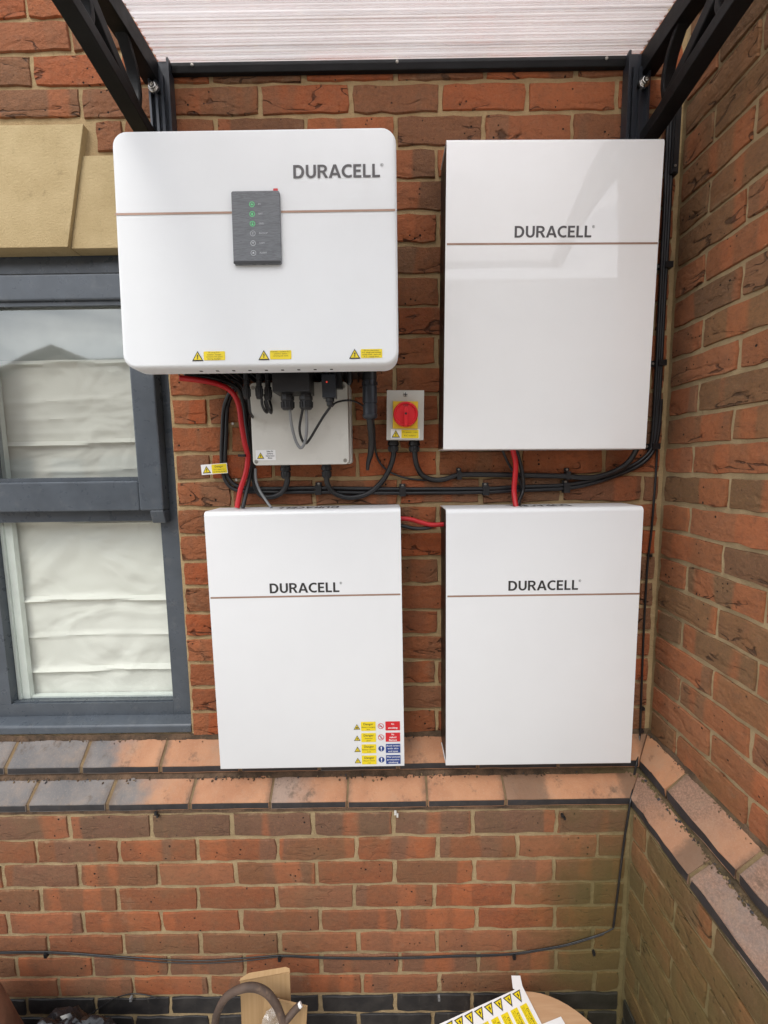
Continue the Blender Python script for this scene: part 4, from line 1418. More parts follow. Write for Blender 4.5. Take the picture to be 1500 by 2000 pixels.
for k, (nm, z) in enumerate((('PV', 2.2283), ('BAT', 2.2095), ('GRID', 2.1906), ('BACKUP', 2.1716), ('COM', 2.1525), ('ALARM', 2.1333))):
    mt = M['led_green'] if k < 3 else M['led_off']
    bm = BM()
    cxx, czz = -0.2607-dx, z-dz
    ro, ri, n = 0.0054, 0.0043, 24
    if k == 3 or k == 5: ri = 0.0046
    O_ = [bm.verts.new((cxx+ro*math.cos(2*math.pi*i/n), PY, czz+ro*math.sin(2*math.pi*i/n))) for i in range(n)]
    I_ = [bm.verts.new((cxx+ri*math.cos(2*math.pi*i/n), PY, czz+ri*math.sin(2*math.pi*i/n))) for i in range(n)]
    for i in range(n):
        bm.faces.new((O_[i], O_[(i+1) % n], I_[(i+1) % n], I_[i]))
    def sh(pts):
        poly_y(bm, [(cxx+a*0.001, czz+b*0.001) for a, b in pts], PY)
    if k == 0:
        sh([(-2.6, -1.6), (2.6, -1.6), (1.9, 0.4), (-1.9, 0.4)]); sh(arc(0, 1.2, 1.3, 1.2, 0, 180))
    elif k == 1:
        sh([(-1.5, -2.6), (1.5, -2.6), (1.5, 1.8), (-1.5, 1.8)]); sh([(-0.7, 2.0), (0.7, 2.0), (0.7, 2.7), (-0.7, 2.7)])
    elif k == 2:
        sh([(-2.2, -2.6), (2.2, -2.6), (0.5, 0.2), (-0.5, 0.2)]); sh([(-2, 1.0), (0, 0.4), (2, 1.0), (0, 2.6)])
    elif k == 3:
        sh([(-1.9, -1.9), (1.9, -1.9), (1.9, -1.2), (-1.9, -1.2)]); sh([(-1.9, 0.9), (1.9, 0.9), (1.9, 1.7), (-1.9, 1.7)]); sh([(-0.4, -1), (0.4, -1), (0.4, 0.7), (-0.4, 0.7)])
    elif k == 4:
        sh(arc(0, 0, 2.7, 2.4, 20, 160)); sh([(-1.5, -0.2), (1.5, -0.2), (0, -2.4)])
    else:
        sh(arc(0, -0.6, 1.8, 2.6, 0, 180)); sh([(-2.2, -1.5), (2.2, -1.5), (2.2, -0.9), (-2.2, -0.9)])
    obj('status_icon', bm, mt, pan)
    text(nm, M['led_off'], -0.2480-dx, PY, z-dz, 0.0046, pan, 'icon_name', 0.0, align='LEFT')
for x0, lines in ((-0.3975, ('PV array D.C.', 'isolator. Danger', 'contains live parts', 'during daylight.')),
                  (-0.2593, ('Inverter - Isolate A.C.', 'and D.C. before', 'carrying out work', '')),
                  (-0.0701, ('Do not disconnect', 'D.C. plugs and sockets', 'under load - turn off', 'A.C. supply first.'))):
    warning_triangle(inv, x0+0.0118-dx, 1.9310-dz, 0.0238, YF-0.0006)
    label_plate(inv, x0+0.0245-dx, x0+0.069-dx, 1.9222-dz, 1.9402-dz, YF-0.0006, 'sticker_yellow', lines, 'ink', [0.0035]*len(lines), bold=0.0)

# ------------------------------------------------------------------ battery cabinets
def cabinet(label, cxx, czz, w, h, rot, gloss, rust=False):
    t = thing('battery_cabinet', label, 'battery cabinet', (cxx, 0.0, czz), (0, R(rot), 0), 'white battery cabinets on the brick wall')
    dep, back, rad = 0.110, -0.006, 0.012
    # folded cover: front, rounded shoulders, top and bottom returns, hollow at the sides
    th = 0.0022
    prof = [(back, h/2)]
    for k in range(7):
        a = R(90*k/6)
        prof.append((-dep+rad-rad*math.sin(a), h/2-rad+rad*math.cos(a)))
    for k in range(4):
        a = R(90*k/3)
        prof.append((-dep+0.003-0.003*math.cos(a), -h/2+0.003-0.003*math.sin(a)))
    prof.append((back-0.012, -h/2))
    inner = []
    for (y, z) in prof:
        inner.append((min(y+th*1.0, back) if y < back-0.001 else y, max(-h/2+th, min(h/2-th, z))))
    bm = BM()
    prism(bm, prof+inner[::-1], 'x', -w/2, w/2)
    cov = obj('front_cover', bm, M[gloss], t, smooth=True)
    for s in (-1, 1):
        bm = BM()
        xs = s*(w/2-0.0030)
        box(bm, min(xs, xs+s*0.0015), max(xs, xs+s*0.0015), -dep+0.005, -0.003, -h/2+0.006, h/2-0.006)
        obj('side_panel', bm, M['side_dark'], t)
        bm = BM()
        xa = s*(w/2-0.0075); xb = s*(w/2-0.0010)
        box(bm, min(xa, xb), max(xa, xb), -dep+0.0035, -dep+0.010, -h/2+0.004, h/2-0.016)
        obj('edge_flange', bm, M['black_metal'], t)
    bm = BM()
    box(bm, -w/2+0.012, w/2-0.012, -dep+0.004, -0.004, -h/2+0.004, -h/2+0.0065)
    obj('base_plate', bm, M['black_metal'], t)
    return t, dep
def local(t, x, z):
    """wall point -> cabinet coordinates"""
    a = t.rotation_euler.y
    u, v = x-t.location.x, z-t.location.z
    return (u*math.cos(a)-v*math.sin(a), u*math.sin(a)+v*math.cos(a))
def trim(t, dep, w, sx0, sx1, szz, lx0, lx1, lz, lh, mat):
    a = local(t, sx0, szz); b = local(t, sx1, szz)
    bm = BM()
    zz = a[1]
    vs = [bm.verts.new(p) for p in ((a[0], -dep-0.0004, zz-0.0022), (b[0], -dep-0.0004, zz-0.0022), (b[0], -dep-0.0004, zz+0.0022), (a[0], -dep-0.0004, zz+0.0022))]
    bm.faces.new(vs)
    obj('stripe', bm, M['copper'], t)
    p = local(t, lx0, lz)
    logo(p[0], p[0]+(lx1-lx0), p[1], lh, -dep-0.0005, M[mat], t)
ur, dp = cabinet('upper glossy white battery cabinet mirroring the sky, above the right lower cabinet', 0.3972, 2.0855, 0.4966, 0.7045, 0.575, 'white_gloss')
trim(ur, dp, 0.4966, 0.1535, 0.6452, 2.2109, 0.3108, 0.4895, 2.2228, 0.0255, 'ink_grey')
ll, dp = cabinet('lower left white battery cabinet with rows of small safety stickers at its bottom corner', -0.2045, 1.2459, 0.4906, 0.6922, -0.33, 'white_cab')
trim(ll, dp, 0.4906, -0.4475, 0.0365, 1.3698, -0.2956, -0.1183, 1.3798, 0.0255, 'ink')
lr, dp = cabinet('lower right white battery cabinet beside the side wall, without stickers', 0.3990, 1.2450, 0.4920, 0.688, -0.05, 'white_cab')
trim(lr, dp, 0.4920, 0.1564, 0.6448, 1.3655, 0.3112, 0.4881, 1.3782, 0.0255, 'ink')
logo(-0.075, 0.085, -0.030, 0.044, 0.6922/2+0.0005, M['ink'], ll, True)
logo(-0.075, 0.085, -0.030, 0.044, 0.688/2+0.0005, M['ink'], lr, True)
# safety sticker block on the lower left cabinet
def put(x, z): return local(ll, x, z)
ys = -0.1108
for k, (w1, w2, sym, kind, words) in enumerate((
        ('Battery charging', 'area', 'battery', 'no', ('No', 'smoking')),
        ('Explosive', 'gases', 'burst', 'no', ('No', 'naked', 'flames')),
        ('Battery contains', 'acid', 'acid', 'must', ('Avoid contact', 'with skin', 'and eyes')),
        ('Electric shock', 'risk', 'bolt', 'must', ('Wear personal', 'protective', 'clothing')))):
    z1 = 1.0292-0.0317*k; z0 = z1-0.0250
    x = [put(q, 0.97)[0] for q in (-0.0902, -0.0705, -0.0318, -0.0182, -0.0062, 0.0322)]
    a, b = put(0, z0)[1], put(0, z1)[1]
    warning_triangle(ll, x[0]+0.0088, (a+b)/2-0.001, 0.0172, ys, sym)
    label_plate(ll, x[1], x[2], a, b, ys, 'sticker_yellow', ('Danger', w1, w2), 'ink', (0.0085, 0.0042, 0.0042), 'danger_label', 0.001, 0.006)
    bm = BM()
    n = 22
    rr = 0.0079
    cxx, czz = x[3], (a+b)/2
    if kind == 'no':
        O_ = [bm.verts.new((cxx+rr*math.cos(2*math.pi*i/n), ys, czz+rr*math.sin(2*math.pi*i/n))) for i in range(n)]
        I_ = [bm.verts.new((cxx+rr*.83*math.cos(2*math.pi*i/n), ys, czz+rr*.83*math.sin(2*math.pi*i/n))) for i in range(n)]
        for i in range(n):
            bm.faces.new((O_[i], O_[(i+1) % n], I_[(i+1) % n], I_[i]))
        d = rr*0.6
        poly_y(bm, [(cxx-d-.0006, czz+d-.0006), (cxx-d+.0006, czz+d+.0006), (cxx+d+.0006, czz-d+.0006), (cxx+d-.0006, czz-d-.0006)], ys-0.0002)
        sg = obj('prohibition_sign', bm, M['sticker_red'], ll)
        bm = BM()
        poly_y(bm, [(cxx-.004, czz-.0012), (cxx+.003, czz-.0008), (cxx+.003, czz+.0006), (cxx-.004, czz+.0004)] if k == 0 else [(cxx-.0005, czz-.004), (cxx+.001, czz-.004), (cxx+.0006, czz+.0016), (cxx, czz+.004), (cxx-.0016, czz+.001)], ys-0.0001)
        obj('sign_symbol', bm, M['ink'], sg)
        label_plate(ll, x[4], x[5], a, b, ys, 'sticker_red', words, 'sticker_white', [0.0068]*len(words), 'prohibition_label', 0.001, 0.02)
    else:
        poly_y(bm, [(cxx+rr*math.cos(2*math.pi*i/n), czz+rr*math.sin(2*math.pi*i/n)) for i in range(n)], ys)
        sg = obj('mandatory_sign', bm, M['sticker_blue'], ll)
        bm = BM()
        poly_y(bm, [(cxx-.0018, czz+.0055), (cxx+.0018, czz+.0055), (cxx+.001, czz-.0022), (cxx-.001, czz-.0022)], ys-0.0003)
        poly_y(bm, [(cxx-.0012, czz-.0056), (cxx+.0012, czz-.0056), (cxx+.0012, czz-.0034), (cxx-.0012, czz-.0034)], ys-0.0003)
        obj('sign_symbol', bm, M['sticker_white'], sg)
        label_plate(ll, x[4], x[5], a, b, ys, 'sticker_blue', words, 'sticker_white', [0.0062]*len(words), 'mandatory_label', 0.001, 0.015)

# ------------------------------------------------------------------ junction box
jb = thing('junction_box', 'pale grey plastic junction box below the inverter, cables entering from underneath', 'junction box', (-0.2115, 0, 1.806))
def jl(x): return x+0.2115
JX0, JX1, JZ0, JZ1 = -0.3325, -0.0885, 1.7040, 1.908
bm = BM()
prism(bm, rrect(jl(JX0)+0.002, jl(JX1)+0.004, JZ0-1.806+0.001, JZ1-1.806, 0.008), 'y', -0.045, -0.001)
obj('back_box', bm, M['jbox'], jb, bevel=0.002)
obj('lid', plate(jl(JX0), jl(JX1), JZ0-1.806, JZ1-1.806, 0.011, -0.082, -0.0458), M['jbox'], jb, bevel=0.0035, smooth=True)
for x, z in ((-0.3232, 1.7135), (-0.0985, 1.7135), (-0.0985, 1.8955), (-0.3232, 1.8955)):
    bm = BM(); lathe(bm, [(0.0048, -0.0822), (0.0048, -0.0829), (0.0038, -0.0829), (0.0034, -0.0824), (0.0004, -0.0824)], (jl(x), 0, z-1.806), 'y', 14)
    obj('screw', bm, M['screw'], jb, smooth=True)
obj('sticker', plate(jl(-0.3235), jl(-0.2735), 1.7165-1.806, 1.7425-1.806, 0.001, -0.0829, -0.0823), M['sticker_white'], jb)
warning_triangle(jb, jl(-0.3115), 1.7285-1.806, 0.0185, -0.0832)
for k, s in enumerate(('Solar PV', 'Systems', 'Generation', 'Meter')):
    text(s, M['ink'], jl(-0.2875), -0.0832, 1.7385-1.806-k*0.0055, 0.0048, jb, 'label_print', 0.02)
def gland(name, parent, x, y, ztop, r, L, off=(0, 0, 0), mat='black'):
    ox, oy, oz = off
    bm = BM()
    lathe(bm, [(r*1.0, 0), (r*1.0, -L*0.16), (r*1.12, -L*0.18), (r*1.12, -L*0.42), (r*0.86, -L*0.46), (r*0.92, -L*0.5), (r*0.92, -L*0.85), (r*0.75, -L), (r*0.4, -L)], (x-ox, y-oy, ztop-oz), 'z', 12)
    g = obj(name, bm, M[mat], parent, smooth=True)
    bm = BM()
    for k in range(10):
        a = 2*math.pi*k/10
        tube(bm, [(x-ox+r*0.95*math.cos(a), y-oy+r*0.95*math.sin(a), ztop-oz-L*0.52), (x-ox+r*0.88*math.cos(a), y-oy+r*0.88*math.sin(a), ztop-oz-L*0.9)], r*0.13, 5, 0)
    obj('grip_rib', bm, M[mat], g)
    return g
gland('cable_gland', jb, -0.2598, -0.040, 1.7045, 0.0125, 0.036, (-0.2115, 0, 1.806))
gland('cable_gland', jb, -0.1520, -0.040, 1.7045, 0.0125, 0.036, (-0.2115, 0, 1.806))

# ------------------------------------------------------------------ rotary isolator
sw = thing('isolator_switch', 'grey isolator box with round red rotary knob on a yellow square plate', 'switch', (0.0548, 0, 1.8245), (0, R(1.1), 0))
def sl(x): return x-0.0548
obj('enclosure', boxbm(-0.0455, 0.0455, -0.058, -0.001, -0.060, 0.060), M['swbox'], sw, bevel=0.002)
obj('cover', boxbm(-0.0468, 0.0468, -0.0715, -0.0585, -0.0615, 0.0615), M['swbox'], sw, bevel=0.003, segs=3)
kp = obj('yellow_plate', plate(-0.0315, 0.0315, -0.0335, 0.0335, 0.001, -0.0795, -0.0718), M['yellow'], sw, bevel=0.001)
bm = BM(); lathe(bm, [(0.0308, -0.0797), (0.0308, -0.092), (0.0285, -0.0955), (0.026, -0.0955), (0.0245, -0.0915), (0.0005, -0.0915)], (0, 0, 0.0005), 'y', 44)
kn = obj('rotary_knob', bm, M['red_knob'], sw, smooth=True)
bm = BM()
prism(bm, [(-0.0048, 0.011), (-0.0025, 0.0155), (0.0028, 0.0155), (0.0055, 0.011), (0.0048, -0.0275), (-0.0035, -0.0290)], 'y', -0.1015, -0.0918)
obj('grip', bm, M['red_knob'], kn, bevel=0.0012)
bm = BM(); lathe(bm, [(0.0030, -0.1016), (0.0030, -0.1019), (0.0003, -0.1019)], (0, 0, 0.001), 'y', 12)
obj('screw_hole', bm, M['hole'], kn)
text('OFF', M['ink'], 0.0, -0.0920, 0.0215, 0.0075, kn, 'knob_print', 0.0)
bm = BM(); lathe(bm, [(0.0058, -0.0716), (0.0055, -0.0735), (0.003, -0.0738), (0.0004, -0.0738)], (0.0, 0, 0.0515), 'y', 14)
sc = obj('screw', bm, M['screw'], sw, smooth=True)
bm = BM(); box(bm, -0.0048, 0.0048, -0.0742, -0.0739, 0.0507, 0.0523); box(bm, -0.0008, 0.0008, -0.0744, -0.0743, 0.0467, 0.0563)
obj('screw_slot', bm, M['hole'], sc)
st = obj('sticker', plate(-0.036, 0.0365, -0.0578, -0.0345, 0.001, -0.0721, -0.0716), M['sticker_white'], sw)
warning_triangle(sw, -0.0235, -0.0463, 0.0215, -0.0725)
label_plate(sw, -0.0095, 0.0345, -0.0570, -0.0360, -0.0726, 'sticker_yellow', ('PV system - main', 'A.C. isolator'), 'ink', (0.0045, 0.0045), bold=0.0)
gland('cable_gland', sw, 0.0258, -0.036, 1.7635, 0.0135, 0.030, (0.0548, 0, 1.8245))
gland('cable_gland', sw, 0.0808, -0.036, 1.7635, 0.0135, 0.030, (0.0548, 0, 1.8245))

# ------------------------------------------------------------------ sockets under the inverter (parts of it) and plugs
def ip(name, bm, mat, parent=inv, **kw):
    mw = Matrix.Translation(inv.location) @ inv.rotation_euler.to_matrix().to_4x4()
    bm.transform(mw.inverted())
    return obj(name, bm, M[mat], parent, **kw)
con = ip('terminal_cover', boxbm(-0.2535, -0.1690, -0.166, -0.098, 1.8710, 1.932), 'black', bevel=0.003)
for x in (-0.2278, -0.1838):
    bm = BM()
    lathe(bm, [(0.0125, 1.8708), (0.0125, 1.866), (0.0160, 1.865), (0.0160, 1.857), (0.0145, 1.855), (0.0150, 1.853), (0.0145, 1.838), (0.012, 1.834), (0.005, 1.834)], (x, -0.131, 0), 'z', 8)
    g = ip('cable_gland', bm, 'black', con)
    bm = BM()
    for k in range(12):
        a = 2*math.pi*k/12
        tube(bm, [(x+0.0150*math.cos(a), -0.131+0.0150*math.sin(a), 1.852), (x+0.0145*math.cos(a), -0.131+0.0145*math.sin(a), 1.839)], 0.0018, 5, 0)
    ip('gland_rib', bm, 'black', con)
bm = BM()
for x in (-0.3178, -0.2887, -0.272):
    lathe(bm, [(0.006, 1.93), (0.006, 1.902)], (x, -0.15 if x < -0.28 else -0.135, 0), 'z', 10)
ip('solar_socket', bm, 'black')
bm = BM(); lathe(bm, [(0.017, 1.93), (0.017, 1.905)], (-0.033, -0.1, 0), 'z', 18)
ip('grid_socket', bm, 'black', smooth=True)
bm = BM()
box(bm, -0.1135, -0.0985, -0.12, -0.10, 1.885, 1.93)
ip('blank_port', bm, 'black', bevel=0.002)
bm = BM(); lathe(bm, [(0.006, 1.93), (0.006, 1.897), (0.003, 1.893)], (-0.0815, -0.11, 0), 'z', 10)
ip('blank_plug', bm, 'black')

dg = thing('data_dongle', 'small dark grey data dongle with a red light hanging under the inverter', 'dongle', (-0.1270, -0.131, 1.862))
obj('case', boxbm(-0.0160, 0.0160, -0.014, 0.014, -0.002, 0.050), M['gunmetal'], dg, bevel=0.002)
bm = BM(); lathe(bm, [(0.0022, -0.0142), (0.0018, -0.0150), (0.0003, -0.0150)], (-0.0045, 0, 0.033), 'y', 10)
obj('indicator_light', bm, M['led_red'], dg)
bm = BM(); lathe(bm, [(0.0105, -0.002), (0.0105, -0.010), (0.0085, -0.011), (0.0080, -0.020), (0.004, -0.022)], (0.0, 0, 0), 'z', 8)
obj('cable_gland', bm, M['black'], dg)

# ------------------------------------------------------------------ cables
CAB = {'red_a': (0.0068, [(-0.4731, -0.15, 1.9081), (-0.4403, -0.13, 1.9069), (-0.4074, -0.09, 1.9045), (-0.3848, -0.06, 1.8908), (-0.3716, -0.05, 1.8602), (-0.3679, -0.045, 1.8089), (-0.3638, -0.04, 1.7632), (-0.3592, -0.035, 1.7261), (-0.3667, -0.035, 1.6832), (-0.3806, -0.04, 1.643), (-0.3891, -0.05, 1.5937)]),
       'blk_b': (0.0055, [(-0.4699, -0.13, 1.918), (-0.413, -0.09, 1.9168), (-0.378, -0.04, 1.9044), (-0.3664, -0.025, 1.8636), (-0.3639, -0.02, 1.8112), (-0.3583, -0.02, 1.7575), (-0.3538, -0.02, 1.71), (-0.3627, -0.025, 1.6625), (-0.3743, -0.05, 1.5935)]),
       'blk_c': (0.005, [(-0.3911, -0.08, 1.9247), (-0.3704, -0.03, 1.9125), (-0.3618, -0.014, 1.8651), (-0.3548, -0.012, 1.7984), (-0.3531, -0.012, 1.7169), (-0.3537, -0.014, 1.6922)]),
       
      'pair_up': (0.0052, [(-0.3701, -0.03, 1.9177), (-0.402, -0.012, 1.8899), (-0.4159, -0.009, 1.8532), (-0.4226, -0.008, 1.7861), (-0.4294, -0.008, 1.7111), (-0.4206, -0.008, 1.6682), (-0.3911, -0.008, 1.647), (-0.3217, -0.008, 1.6418), (-0.1782, -0.008, 1.6412), (0.0486, -0.008, 1.6353), (0.2726, -0.008, 1.6335), (0.3505, -0.008, 1.6366), (0.4894, -0.008, 1.6403), (0.568, -0.008, 1.6544), (0.6432, -0.008, 1.6782), (0.6904, -0.008, 1.7023), (0.7184, -0.009, 1.7347), (0.7275, -0.01, 1.7834), (0.7299, -0.01, 1.8636)]),
       
      'pair_low': (0.0052, [(-0.3772, -0.04, 1.9198), (-0.4066, -0.022, 1.8883), (-0.4243, -0.012, 1.853), (-0.4332, -0.009, 1.7862), (-0.4387, -0.009, 1.7112), (-0.429, -0.009, 1.66), (-0.3971, -0.008, 1.6373), (-0.3221, -0.008, 1.6321), (-0.1786, -0.008, 1.6301), (0.0485, -0.008, 1.6241), (0.2727, -0.008, 1.6238), (0.3507, -0.008, 1.6269), (0.4897, -0.008, 1.6305), (0.5684, -0.008, 1.6447), (0.6504, -0.008, 1.6712), (0.7016, -0.008, 1.6994), (0.7266, -0.009, 1.7346), (0.7343, -0.01, 1.7833), (0.7367, -0.01, 1.8635)]),
       'gland_l': (0.0072, [(-0.256, -0.04, 1.675), (-0.2593, -0.035, 1.6546), (-0.2748, -0.025, 1.6325), (-0.3027, -0.015, 1.6198), (-0.3312, -0.012, 1.6213), (-0.347, -0.012, 1.641), (-0.3526, -0.012, 1.6688), (-0.3529, -0.014, 1.71)]),
       'grey_e': (0.0035, [(-0.3418, -0.03, 1.6963), (-0.3419, -0.03, 1.6651), (-0.3336, -0.03, 1.6377), (-0.3182, -0.035, 1.6146), (-0.2988, -0.05, 1.5925)]),
       'gland_r': (0.0072, [(-0.1522, -0.04, 1.6708), (-0.1507, -0.035, 1.6517), (-0.1368, -0.02, 1.6289), (-0.1061, -0.012, 1.6154), (-0.0714, -0.011, 1.6162), (-0.0363, -0.012, 1.6297), (-0.004, -0.015, 1.6599), (0.0143, -0.025, 1.6913), (0.0239, -0.035, 1.7207), (0.0255, -0.036, 1.7407)]),
       'switch_r': (0.0072, [(0.0806, -0.036, 1.7399), (0.082, -0.034, 1.7172), (0.088, -0.025, 1.6943), (0.1025, -0.014, 1.6721), (0.1305, -0.01, 1.6592), (0.1624, -0.01, 1.6601), (0.1915, -0.01, 1.6694), (0.2205, -0.01, 1.6718), (0.2897, -0.01, 1.6708), (0.37, -0.01, 1.6683), (0.4275, -0.012, 1.6662), (0.4851, -0.013, 1.664), (0.5501, -0.016, 1.659), (0.5928, -0.018, 1.6667), (0.6295, -0.02, 1.6826), (0.6514, -0.03, 1.7053), (0.6582, -0.05, 1.7392)]),
       'plug_tail': (0.0085, [(-0.0342, -0.1, 1.8176), (-0.0324, -0.09, 1.7937), (-0.0308, -0.075, 1.7631), (-0.0344, -0.06, 1.7315), (-0.0419, -0.05, 1.7055), (-0.0437, -0.045, 1.6882)]),
       'thin_f': (0.0028, [(-0.0278, -0.09, 1.8373), (-0.0249, -0.03, 1.7923), (-0.0234, -0.008, 1.7465), (-0.0157, -0.006, 1.715), (0.002, -0.006, 1.6913), (0.0268, -0.006, 1.6758), (0.0684, -0.006, 1.6627), (0.124, -0.006, 1.6578), (0.1657, -0.006, 1.6627)]),
       'grey_u': (0.0036, [(-0.2233, -0.13, 1.8385), (-0.2238, -0.125, 1.8211), (-0.2215, -0.118, 1.7902), (-0.2147, -0.114, 1.7609), (-0.2044, -0.112, 1.7448), (-0.1936, -0.114, 1.7569), (-0.1869, -0.118, 1.7848), (-0.185, -0.123, 1.8172), (-0.1846, -0.128, 1.8383)]),
       'blk_v': (0.0031, [(-0.1921, -0.127, 1.8385), (-0.1991, -0.12, 1.8177), (-0.2047, -0.115, 1.7902), (-0.2019, -0.108, 1.7673), (-0.1931, -0.1035, 1.7562), (-0.181, -0.105, 1.7684), (-0.1641, -0.112, 1.7924), (-0.1444, -0.122, 1.8192), (-0.1268, -0.13, 1.8396)]),
       'cord_g': (0.0024, [(-0.1231, -0.13, 1.8407), (-0.1154, -0.12, 1.8504), (-0.1012, -0.1, 1.858), (-0.081, -0.085, 1.8612), (-0.0623, -0.08, 1.8554), (-0.0467, -0.09, 1.8438)]),
       'mc1': (0.0032, [(-0.3137, -0.15, 1.8594), (-0.3147, -0.145, 1.8461), (-0.3178, -0.13, 1.8291), (-0.3212, -0.1, 1.8217), (-0.3396, -0.06, 1.8302), (-0.3558, -0.02, 1.8111), (-0.3561, -0.012, 1.7714)]),
       'mc2': (0.0032, [(-0.2838, -0.15, 1.859), (-0.2838, -0.148, 1.8452), (-0.2806, -0.14, 1.8321), (-0.2801, -0.12, 1.831), (-0.2912, -0.09, 1.851), (-0.3069, -0.06, 1.8897), (-0.3179, -0.05, 1.9132)]),
       'mc3': (0.0032, [(-0.279, -0.14, 1.8699), (-0.2755, -0.138, 1.8501), (-0.2699, -0.135, 1.8314), (-0.269, -0.125, 1.829), (-0.2749, -0.1, 1.8457), (-0.2866, -0.08, 1.8735), (-0.2995, -0.06, 1.9111)]),
       'red_h': (0.0062, [(0.0326, -0.05, 1.5607), (0.0515, -0.05, 1.5591), (0.0717, -0.05, 1.5561), (0.0987, -0.05, 1.5475), (0.1258, -0.05, 1.5417), (0.1732, -0.05, 1.5438)]),
       'blk_h': (0.005, [(0.0326, -0.045, 1.5437), (0.0515, -0.045, 1.5379), (0.0814, -0.045, 1.532), (0.1127, -0.045, 1.5329), (0.1359, -0.045, 1.5409), (0.1739, -0.045, 1.5472)]),
       'red_d': (0.0068, [(0.3289, -0.055, 1.7488), (0.3355, -0.052, 1.7265), (0.3426, -0.048, 1.7001), (0.3428, -0.045, 1.6668), (0.3407, -0.045, 1.6332), (0.341, -0.05, 1.6106), (0.3424, -0.06, 1.5846)]),
       'blk_d': (0.0052, [(0.3385, -0.045, 1.7492), (0.3499, -0.04, 1.7227), (0.3626, -0.032, 1.6905), (0.3694, -0.03, 1.6524), (0.3686, -0.03, 1.6252), (0.3577, -0.04, 1.6056), (0.3453, -0.055, 1.584)]),
       'blk_d2': (0.0036, [(0.3039, -0.045, 1.7496), (0.3193, -0.03, 1.7207), (0.3376, -0.02, 1.6908), (0.3593, -0.018, 1.6631), (0.3688, -0.02, 1.6383), (0.3619, -0.035, 1.6119), (0.3507, -0.055, 1.5839)]),
       'riser0': (0.0044, [(0.7141, -0.01, 2.6277), (0.717, -0.01, 2.4886), (0.7188, -0.01, 2.3455), (0.7193, -0.01, 2.1982), (0.7198, -0.01, 2.0465), (0.7202, -0.01, 1.9167), (0.7193, -0.01, 1.7835), (0.7169, -0.009, 1.7375)]),
       'riser1': (0.0044, [(0.721, -0.01, 2.6276), (0.7237, -0.01, 2.4885), (0.7252, -0.01, 2.3454), (0.7254, -0.01, 2.1981), (0.7256, -0.01, 2.0465), (0.7261, -0.01, 1.9166), (0.7253, -0.01, 1.7834), (0.7225, -0.009, 1.7374)]),
       'riser2': (0.0044, [(0.7279, -0.01, 2.6275), (0.7304, -0.01, 2.4884), (0.7316, -0.01, 2.3453), (0.7316, -0.01, 2.198), (0.7315, -0.01, 2.0464), (0.7321, -0.01, 1.9165), (0.7313, -0.01, 1.7833), (0.7282, -0.009, 1.7373)]),
       'thin_drop': (0.0028, [(0.7362, -0.006, 1.7455), (0.7361, -0.006, 1.6465), (0.7325, -0.006, 1.5058), (0.7272, -0.006, 1.4197), (0.7262, -0.006, 1.273), (0.7283, -0.006, 1.0916), (0.7315, -0.006, 0.928), (0.7292, -0.008, 0.9056), (0.7123, -0.034, 0.8768), (0.6944, -0.056, 0.859), (0.6901, -0.058, 0.8359), (0.6855, -0.06, 0.819), (0.6567, -0.1, 0.7908), (0.6503, -0.106, 0.7659), (0.64, -0.106, 0.6594), (0.6309, -0.106, 0.5193), (0.6231, -0.106, 0.4062)]),
       'low_a': (0.0018, [(0.6239, -0.105, 0.4018), (0.5987, -0.105, 0.3876), (0.542, -0.105, 0.3673), (0.485, -0.105, 0.3501), (0.4134, -0.105, 0.3364), (0.3458, -0.105, 0.3259), (0.2693, -0.105, 0.322), (0.197, -0.105, 0.3213), (0.0814, -0.105, 0.3179), (-0.0633, -0.105, 0.3165), (-0.1646, -0.105, 0.3195), (-0.2368, -0.105, 0.3237), (-0.3133, -0.105, 0.328), (-0.4106, -0.105, 0.3211), (-0.5269, -0.105, 0.3144), (-0.6137, -0.105, 0.3172), (-0.7002, -0.105, 0.3249), (-0.8153, -0.105, 0.3347), (-0.8871, -0.105, 0.3422), (-0.9661, -0.105, 0.3481), (-1.0456, -0.105, 0.3492), (-1.1906, -0.105, 0.3478)]),
       'low_b': (0.0015, [(0.5994, -0.104, 0.3823), (0.5427, -0.104, 0.362), (0.4856, -0.104, 0.3448), (0.4139, -0.104, 0.331), (0.3462, -0.104, 0.3205), (0.2696, -0.104, 0.3166), (0.1972, -0.104, 0.3159), (0.0814, -0.104, 0.3125), (-0.0635, -0.104, 0.3111), (-0.1648, -0.104, 0.3141), (-0.2372, -0.104, 0.3183), (-0.3138, -0.104, 0.3226), (-0.4115, -0.104, 0.3108), (-0.528, -0.104, 0.3041), (-0.6149, -0.104, 0.3069), (-0.7015, -0.104, 0.3146), (-0.8164, -0.104, 0.3293), (-0.8883, -0.104, 0.3368), (-0.9674, -0.104, 0.3428), (-1.0471, -0.104, 0.3438), (-1.1922, -0.104, 0.3425)]),
       'wire': (0.0014, [(-0.8756, -0.106, 0.1384), (-0.8285, -0.106, 0.1716), (-0.7943, -0.106, 0.1947), (-0.7596, -0.106, 0.2077), (-0.7345, -0.106, 0.2107), (-0.7011, -0.106, 0.2069), (-0.6654, -0.106, 0.1947)]),
       'loop': (0.0088, [(-0.424, -0.28, 0.3116), (-0.4257, -0.28, 0.369), (-0.4147, -0.28, 0.4114), (-0.3885, -0.285, 0.4533), (-0.3551, -0.29, 0.4793), (-0.3224, -0.29, 0.483), (-0.2952, -0.29, 0.4702), (-0.2731, -0.295, 0.448), (-0.2597, -0.3, 0.4219), (-0.2499, -0.31, 0.398), (-0.241, -0.33, 0.3877)]),
       'stub': (0.008, [(-0.263, -0.31, 0.3982), (-0.2471, -0.3, 0.4079), (-0.232, -0.29, 0.4166), (-0.2206, -0.285, 0.4231)])}
